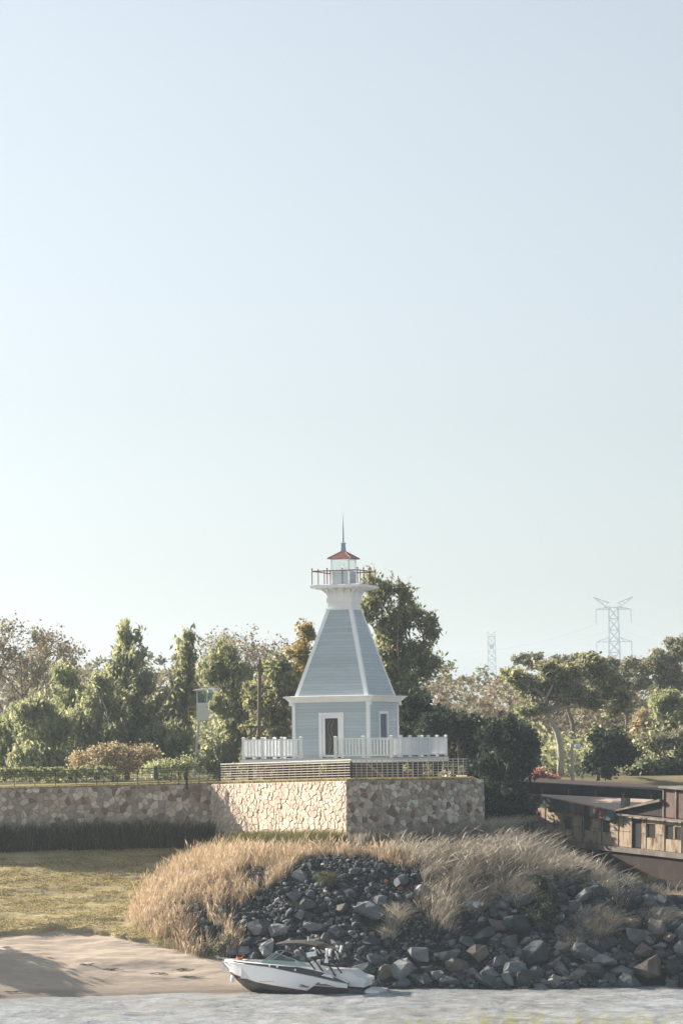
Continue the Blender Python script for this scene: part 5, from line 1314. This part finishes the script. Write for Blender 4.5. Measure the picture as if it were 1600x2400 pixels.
tree('acacia_tree', 'flat topped acacia on the skyline behind the fig tree', (1310, 1815), [(1290, 1560, 70, 15), (1350, 1548, 60, 14), (1240, 1545, 36, 14), (1330, 1600, 70, 30)], 262, 8500, 0.2, 'leaf_greygreen', 'twig', .2, seed=72, fill=.3, elong=1.6)
tree('acacia_tree', 'flat topped acacia on the skyline left of the brown tree', (1450, 1815), [(1450, 1560, 50, 18), (1410, 1585, 44, 20), (1480, 1600, 50, 30)], 255, 6500, 0.2, 'leaf_greygreen', 'twig', .18, seed=73, fill=.3, elong=1.6)
bare_tree('bare_tree', 'half bare tree with fine twigs at the upper left edge', (45, 1812), 226, 11.5, .85, 81, 'leaf_dry', 5200, r0=.2)
bare_tree('bare_tree', 'thin leafless tree spreading to the right of the upper left tree', (112, 1812), 232, 10.5, .95, 87, 'leaf_dry', 2600, lean=.12)
bare_tree('bare_tree', 'leafless tree with spreading branches on the skyline left of the lighthouse', (575, 1812), 225, 12.0, 1.0, 83, 'leaf_dry', 700)
bare_tree('bare_tree', 'grey twiggy tree on the skyline next to the golden tree', (635, 1812), 236, 12.3, .8, 84, 'leaf_dry', 2200)
tree('ornamental_shrub', 'wide low shrub with pinkish tips behind the left fence', (265, 1815), [(190, 1782, 34, 22), (235, 1768, 40, 22), (290, 1762, 46, 22), (345, 1775, 38, 22), (265, 1790, 70, 18)], 171, 9500, 0.10, 'leaf_rust', trunk_r=.06, seed=74, cat='shrub', elong=1.5)
tree('leafy_shrub', 'low pale leaved shrub by the fence right of the wide shrub', (400, 1818), [(395, 1800, 40, 14), (440, 1790, 20, 14)], 168, 2500, 0.10, 'leaf_light', trunk_r=.03, seed=75, cat='shrub')
tree('flowering_shrub', 'pink flowering shrub above the dark cargo barge', (1270, 1838), [(1260, 1822, 20, 12), (1290, 1830, 22, 8)], 181, 1100, 0.12, 'petal_pink', trunk_r=.03, seed=76, cat='shrub')
tree('leafy_bush', 'dark green leafy bush growing out of the right rock slope', (1285, 2150), [(1275, 2070, 22, 26), (1285, 2110, 30, 34), (1270, 2150, 36, 34), (1300, 2180, 30, 24)], float(surf_at(1285, 2160).y), 4200, 0.075, 'leaf_dark', trunk_r=.03, seed=77, cat='bush', clump=.25)
tree('leafy_bush', 'small green bush at the sand edge left of the boat bow', (500, 2240), [(480, 2228, 24, 14), (515, 2222, 20, 18), (530, 2200, 14, 14)], float(surf_at(500, 2238).y), 2600, 0.06, 'leaf_greygreen', trunk_r=.02, seed=78, cat='bush', clump=.2)
def shore_tree():
    bq = Vector((-23.2, 135.0, 1.2)); px, py = PIX(bq.x, bq.y, bq.z); s__ = FPX / bq.y; px = float(px); py = float(py)
    tree('riverside_tree', 'low spreading tree on the beach just beyond the left edge', (px, py), [(px + dx * s__, py - dz * s__, rx * s__, rz * s__) for dx, dz, rx, rz in ((0, 4.3, 2.2, .8), (2.0, 4.0, 1.7, .6), (-2.4, 4.2, 2.0, .7), (3.2, 3.4, .8, .35))], bq.y, 4200, .14, 'leaf_willow', trunk_r=.15, seed=140, yj=.3)
shore_tree()
# hedge
def hedge():
    g = np.random.default_rng(90); a = P(-60, 1822, 163); b = P(252, 1818, 163); n = 12
    root = empty('hedge', a); tag(root, 'clipped dark green hedge with pale tips behind the left fence', 'hedge')
    lob = [((lerp(0, b.x - a.x, i / (n - 1)), 0, 0.20), (.5, .4, .22)) for i in range(n)]
    V, F, t, cc = leafcloud(lob, 9000, .085, g, clump=.22, fill=.6, elong=1.5)
    link('crown', npmesh('crown', V, F, {'tint': t}), M['leaf_light'], root)
    lob2 = [((lerp(0, b.x - a.x, i / (n * 2 - 1)), -.05, 0.42), (.3, .3, .06)) for i in range(n * 2)]
    V, F, t, cc = leafcloud(lob2, 2200, .08, g, clump=.12, fill=.6, elong=1.4)
    link('new_growth', npmesh('new_growth', V, F, {'tint': t}), M['leaf_light'], root)
hedge()
# roses on the platform fence
for k, (px, lab) in enumerate(((640, 'low flowering plant by the fence left of the deck steps'), (757, 'tallest leafy plant by the fence below the door'), (1000, 'leafy plant with red flowers left of the fence end'), (1040, 'tall thin rose plant near the right fence post'), (1083, 'rose plant at the last fence panel'), (1000 - 45, 'small leafy plant by the middle of the right fence'))):
    wl = lerp(WC2, WC1, (px - 495) / 317) if px < 812 else lerp(WC1, WC3, (px - 812) / 321)
    Yp = wl.y + .9; r_ = tree('flower_plant', lab, (px, 1822), [(px, 1812 - 6 * (k % 3), 9, 8 + 4 * (k % 3))], Yp, 420, .05, 'leaf_light', trunk_r=.012, nl=4, seed=120 + k, group='flower plants by the fence', cat='plant', clump=.1, zb_=float(lawn_z(wl.x, Yp)))
    g = np.random.default_rng(300 + k); V, F, t, c = leafcloud([((0, 0, .45), (.2, .2, .15))], 14, .06, g, clump=.1, k=4, elong=1.0)
    link('flower', npmesh('flower', V, F, {'tint': t}), M['petal_pink'], r_)
# distant woodland as masses
def woodland(name, label, px0, px1, tops, Yr, n, leaf, seed, size=.3):
    g = np.random.default_rng(seed); lob = []; nl = int((px1 - px0) / 11)
    for i in range(nl):
        px = g.uniform(px0, px1); Y = g.uniform(*Yr); tp = np.interp(px, [t[0] for t in tops], [t[1] for t in tops]) + g.uniform(-6, 26)
        q = P(px, tp, Y); h = q.z - 8.1; r_ = g.uniform(1.6, 3.2)
        lob.append(((q.x, q.y, q.z - r_ * .8), (r_, r_, r_ * .85))); lob.append(((q.x + g.normal(0, 1), q.y - 1, 8.1 + h * .35), (r_ * 1.25, r_, h * .4)))
    V, F, t, c = leafcloud(lob, n, size, g, clump=.9, fill=.45, k=n // 28, elong=1.9)
    tag(link(name, npmesh(name, V, F, {'tint': t}), M[leaf], None), label, 'woodland', kind='stuff')
SK = [(-40, 1560), (60, 1560), (150, 1545), (200, 1540), (260, 1548), (340, 1545), (420, 1540), (480, 1560), (600, 1555), (700, 1560), (800, 1560), (960, 1565), (1040, 1545), (1100, 1560), (1160, 1562), (1230, 1570), (1400, 1560), (1640, 1540)]
woodland('distant_woodland', 'grey green woodland massed along the skyline', -60, 1660, SK, (300, 345), 60000, 'leaf_greygreen', 91, .28)
woodland('dry_woodland', 'brown leafless scrub woodland in front of the skyline trees', -60, 1660, [(x, y + 26) for x, y in SK], (262, 298), 70000, 'leaf_dry', 92, .22)
woodland('undergrowth', 'dark green undergrowth filling the ground behind the trees', -60, 1660, [(-60, 1650), (700, 1640), (860, 1690), (1640, 1700)], (198, 222), 42000, 'leaf_willow', 93, .20)

# ------------------------------------------------------------------ poles, tower, pylons
up_ = P(605, 1812, 175); pole = empty('utility_pole', up_); tag(pole, 'dark utility pole with a short crossarm and insulators left of the lighthouse', 'pole')
H_ = P(612, 1546, 175).z - up_.z
MB().tube([(0, 0, -.3), (.10, 0, H_ * .5), (.17, 0, H_)], [.13, .11, .09], 8).build('post', M['bark'], pole)
MB().bar((-.35, 0, H_ - .62), (.45, 0, H_ - .70), .09).build('crossarm', M['bark'], pole)
for x in (-.28, -.12, .05): MB().tube([(x, 0, H_ - .58), (x, 0, H_ - .45), (x, 0, H_ - .38), (x, 0, H_ - .25)], [.05, .07, .05, .03], 7).build('insulator', M['rustred'], pole)
MB().box((-.22, -.05, H_ - .30), (.18, .14, .14)).build('lamp_head', M['gel'], pole)

tq = P(488, 1812, 187); tower = empty('watchtower', tq); tag(tower, 'white watchtower cabin on tall legs half hidden by the drooping trees', 'tower')
S_ = FPX / 196
def zt(py): return P(488, py, 187).z - tq.z
zc_, zr_ = zt(1690), zt(1618)
for sx in (-1, 1):
    for sy in (-1, 1): MB().bar((sx * .85, sy * .85, -.2), (sx * .55, sy * .55, zc_), .09).build('leg', M['gel'], tower)
for k in range(3): MB().bar((-.75 + k * .06, -.78 + k * .06, 1 + k * .8), (.75 - k * .06, -.78 + k * .06, 1.7 + k * .8), .04).build('brace', M['gel'], tower)
cab = MB().box((0, 0, (zc_ + zr_ - .85) / 2 + .05), (1.3, 1.3, zr_ - zc_ - .8)).build('cabin', M['gel'], tower)
for sx in (-.61, 0, .61): MB().box((sx, -.61, zr_ - .44), (.06, .06, .80)).build('mullion', M['gel'], cab)
for sx in (-.61, .61): MB().box((sx, .61, zr_ - .44), (.06, .06, .80)).build('mullion', M['gel'], cab)
MB().box((0, -.60, zr_ - .44), (1.2, .02, .78)).build('pane', M['tint'], cab)
MB().frus(zr_ - .05, .82, zr_ + .03, .88).frus(zr_ + .035, .86, zr_ + .16, .2).build('roof', M['gel'], tower)
M['yellow'] = paint('yellow_rail_paint', (0.55, 0.34, 0.06), 0.5)
for k in range(4): MB().bar((-1.15, -.7, zc_ + .1 + k * .26), (-.68, -.7, zc_ + .1 + k * .26), .05).build('balcony_rail', M['yellow'], tower)
MB().bar((-1.15, -.7, zc_), (-1.15, -.7, zc_ + .95), .05).build('balcony_post', M['yellow'], tower)
MB().tube([(-.2, 0, zr_ + .12), (-.2, 0, zr_ + 2.0)], .025, 5).build('antenna', M['gel'], tower)

aq = P(590, 1812, 173); arm = empty('cantilever_beam', aq); tag(arm, 'dark horizontal beam on a braced post behind the left deck railing', 'beam')
za = P(590, 1704, 173).z - aq.z
MB().bar((0, 0, -.2), (0, 0, za), .14).build('post', M['bark'], arm); MB().bar((-.3, 0, za), (1.95, 0, za - .04), .14).build('beam', M['bark'], arm)
MB().bar((.1, 0, za - .9), (.75, 0, za - .1), .09).build('brace', M['bark'], arm); MB().box((1.75, 0, za - .18), (.22, .16, .26)).build('end_block', M['fencedark'], arm)

lq = P(1341, 1836, 183); lamp = empty('lamp_post', lq); tag(lamp, 'pale lamp post with a white box lamp beside the fig tree', 'lamp post')
zl = P(1341, 1752, 183).z - lq.z
MB().tube([(0, 0, -.5), (0, 0, zl * .5), (-.02, 0, zl + .25)], [.13, .11, .09], 8).build('post', M['palebark'], lamp)
MB().tube([(.02, 0, zl + .1), (.25, 0, zl + .2)], .03, 5).build('bracket', M['steel'], lamp)
MB().frus(zl - .10, .10, zl + .06, .19, (.36, 0)).frus(zl + .062, .19, zl + .22, .12, (.36, 0)).build('lamp_head', M['gel'], lamp)
MB().bar((0, 0, 1.0), (-.95, 0, .1), .05).build('stay', M['palebark'], lamp)
gq = P(365, 1822, 160); gpst = tag(MB().tube([(0, 0, -.1), (0, 0, .55), (0, 0, .6)], [.12, .12, .09], 8).build('marker_post', M['teal'], None), 'short green marker post behind the left wire fence', 'post'); gpst.location = gq

M['cable'] = paint('weathered_cable', (0.10, 0.13, 0.15), 0.7)
M['pylon'] = paint('haze_blue_steel', (0.27, 0.37, 0.44), 0.5, 0.05)  # blue of the distant haze is put into the steel's paint
def lattice(m, z0, w0, z1, w1, n, t):
    for sx in (-1, 1):
        for sy in (-1, 1): m.bar((sx * w0, sy * w0, z0), (sx * w1, sy * w1, z1), t * 1.4)
    for i in range(n):
        a, b = i / n, (i + 1) / n; za_, zb2 = lerp(z0, z1, a), lerp(z0, z1, b); wa, wb = lerp(w0, w1, a), lerp(w0, w1, b)
        for sy in (-1, 1):
            m.bar((-wa, sy * wa, za_), (wb, sy * wb, zb2), t); m.bar((wa, sy * wa, za_), (-wb, sy * wb, zb2), t); m.bar((-wb, sy * wb, zb2), (wb, sy * wb, zb2), t)
        for sx in (-1, 1): m.bar((sx * wa, -wa, za_), (sx * wb, wb, zb2), t)
YP = 2000.0; pq = P(1444, 1800, YP); pq.z = 8.1; s_ = YP / FPX
def pz(py): return P(1444, py, YP).z - 8.1
pyl = empty('power_pylon', pq); tag(pyl, 'large lattice power pylon with raised wing arms on the right skyline', 'pylon')
mb = MB(); lattice(mb, 0, 4.6, pz(1424), 3.0, 12, .42); mb.build('mast', M['pylon'], pyl)
for sd in (-1, 1):
    def T(px, py): return (sd * abs(px - 1444) * s_, 0, pz(py))
    mb = MB()
    for y_ in (-1.6, 1.6):
        a, b, c = T(1434, 1428), T(1434, 1413), T(1490, 1399)
        a = (a[0], y_, a[2]); b = (b[0], y_, b[2]); mb.bar(a, c, .5); mb.bar(b, c, .45)
        for t in (.25, .5, .75): mb.bar(Vector(a).lerp(Vector(c), t), Vector(b).lerp(Vector(c), t - .2), .35)
    mb.build('wing_arm', M['pylon'], pyl)
    for ya, yt, ins in ((1428, 1421, 1460), (1504, 1492, 1538)):
        mb = MB(); tip = T(1485, ya)
        for y_ in (-1.6, 1.6):
            mb.bar((sd * 2.5, y_, pz(ya)), tip, .45); mb.bar((sd * 2.5, y_, pz(yt)), tip, .4)
            mb.bar((sd * 7, y_ * .5, pz(ya)), (sd * 5, y_ * .6, pz(lerp(ya, yt, .6))), .3)
        mb.build('cross_arm', M['pylon'], pyl)
        MB().tube([tip, (tip[0], 0, pz(ins))], .32, 5).build('insulator_string', M['pylon'], pyl)
YS = 2600.0; sq = P(1156, 1800, YS); sq.z = 8.1
py2 = empty('power_pylon', sq); tag(py2, 'small faint lattice pylon on the skyline right of the lighthouse', 'pylon')
def pz2(py): return P(1156, py, YS).z - 8.1
mb = MB(); lattice(mb, 0, 4.4, pz2(1492), 3.0, 14, .5); mb.build('mast', M['pylon'], py2)
mb = MB()
for sd in (-1, 1): mb.bar((sd * 3.0, 0, pz2(1492)), (sd * 3.2, 0, pz2(1480)), .6); mb.bar((-sd * 3.0, 0, pz2(1496)), (sd * 3.2, 0, pz2(1480)), .4)
mb.build('peak', M['pylon'], py2)
MB().box((0, -3.2, pz2(1516)), (3.5, .6, 3.2)).build('sign_panel', M['fencedark'], py2)
def wire(name, label, pts, r_):
    a = Vector(pts[0]); o = MB().tube([Vector(p) - a for p in pts], r_, 4).build(name, M['cable'], None); o.location = a; tag(o, label, 'cable', 'power lines')
def sag(p, q, k, n=14): return [p.lerp(q, t) + Vector((0, 0, -k * 4 * t * (1 - t))) for t in np.linspace(0, 1, n)]
wire('power_line', 'upper power line from the left pylon arm sagging to the left', sag(P(1403, 1461, YP), P(1040, 1528, 2450), 6), .09)
wire('power_line', 'lower power line from the pylon mast sagging to the left', sag(P(1436, 1472, YP), P(1160, 1520, 2590), 6), .09)
wire('power_line', 'upper power line from the right pylon arm to the right edge', sag(P(1485, 1461, YP), P(1640, 1498, 1750), 4), .08)
wire('power_line', 'lower power line from the pylon mast to the right edge', sag(P(1453, 1474, YP), P(1640, 1508, 1750), 3), .08)

# ------------------------------------------------------------------ near grass at the photographer's feet
def neargrass():
    g = np.random.default_rng(99); n = 2600; X = g.uniform(-4, 4, n); Y = g.uniform(11.2, 13.2, n); Z = np.interp(Y, [9, 12.5, 15], [9.0, 9.2, 8.6])
    blades('near_grass', np.stack([X, Y, Z], -1), (.312 + .05 * fbm(X * 1.5, Y, 2)), (.1, 0), .014, 'neargreen', 'out of focus yellow green grass tips along the bottom edge', 99)
M['neargreen'] = tintmat('fresh_grass', [(0, (0.20, 0.22, 0.04)), (1, (0.36, 0.34, 0.10))], 0.6, 0.4)
neargrass()

# ------------------------------------------------------------------ haze
hz_ = MB().box((0, 1320, 44), (2900, 2790, 94)).build('haze', None, None)
tag(hz_, kind='stuff')
hm = bpy.data.materials.new('haze_air'); hm.use_nodes = True; hn = hm.node_tree; hn.nodes.clear()
pv = hn.nodes.new('ShaderNodeVolumePrincipled'); pv.inputs['Color'].default_value = (0.72, 0.87, 1.0, 1); pv.inputs['Density'].default_value = 0.0002; pv.inputs['Anisotropy'].default_value = 0.3
ho = hn.nodes.new('ShaderNodeOutputMaterial'); hn.links.new(pv.outputs[0], ho.inputs['Volume'])
hz_.data.materials.append(hm)
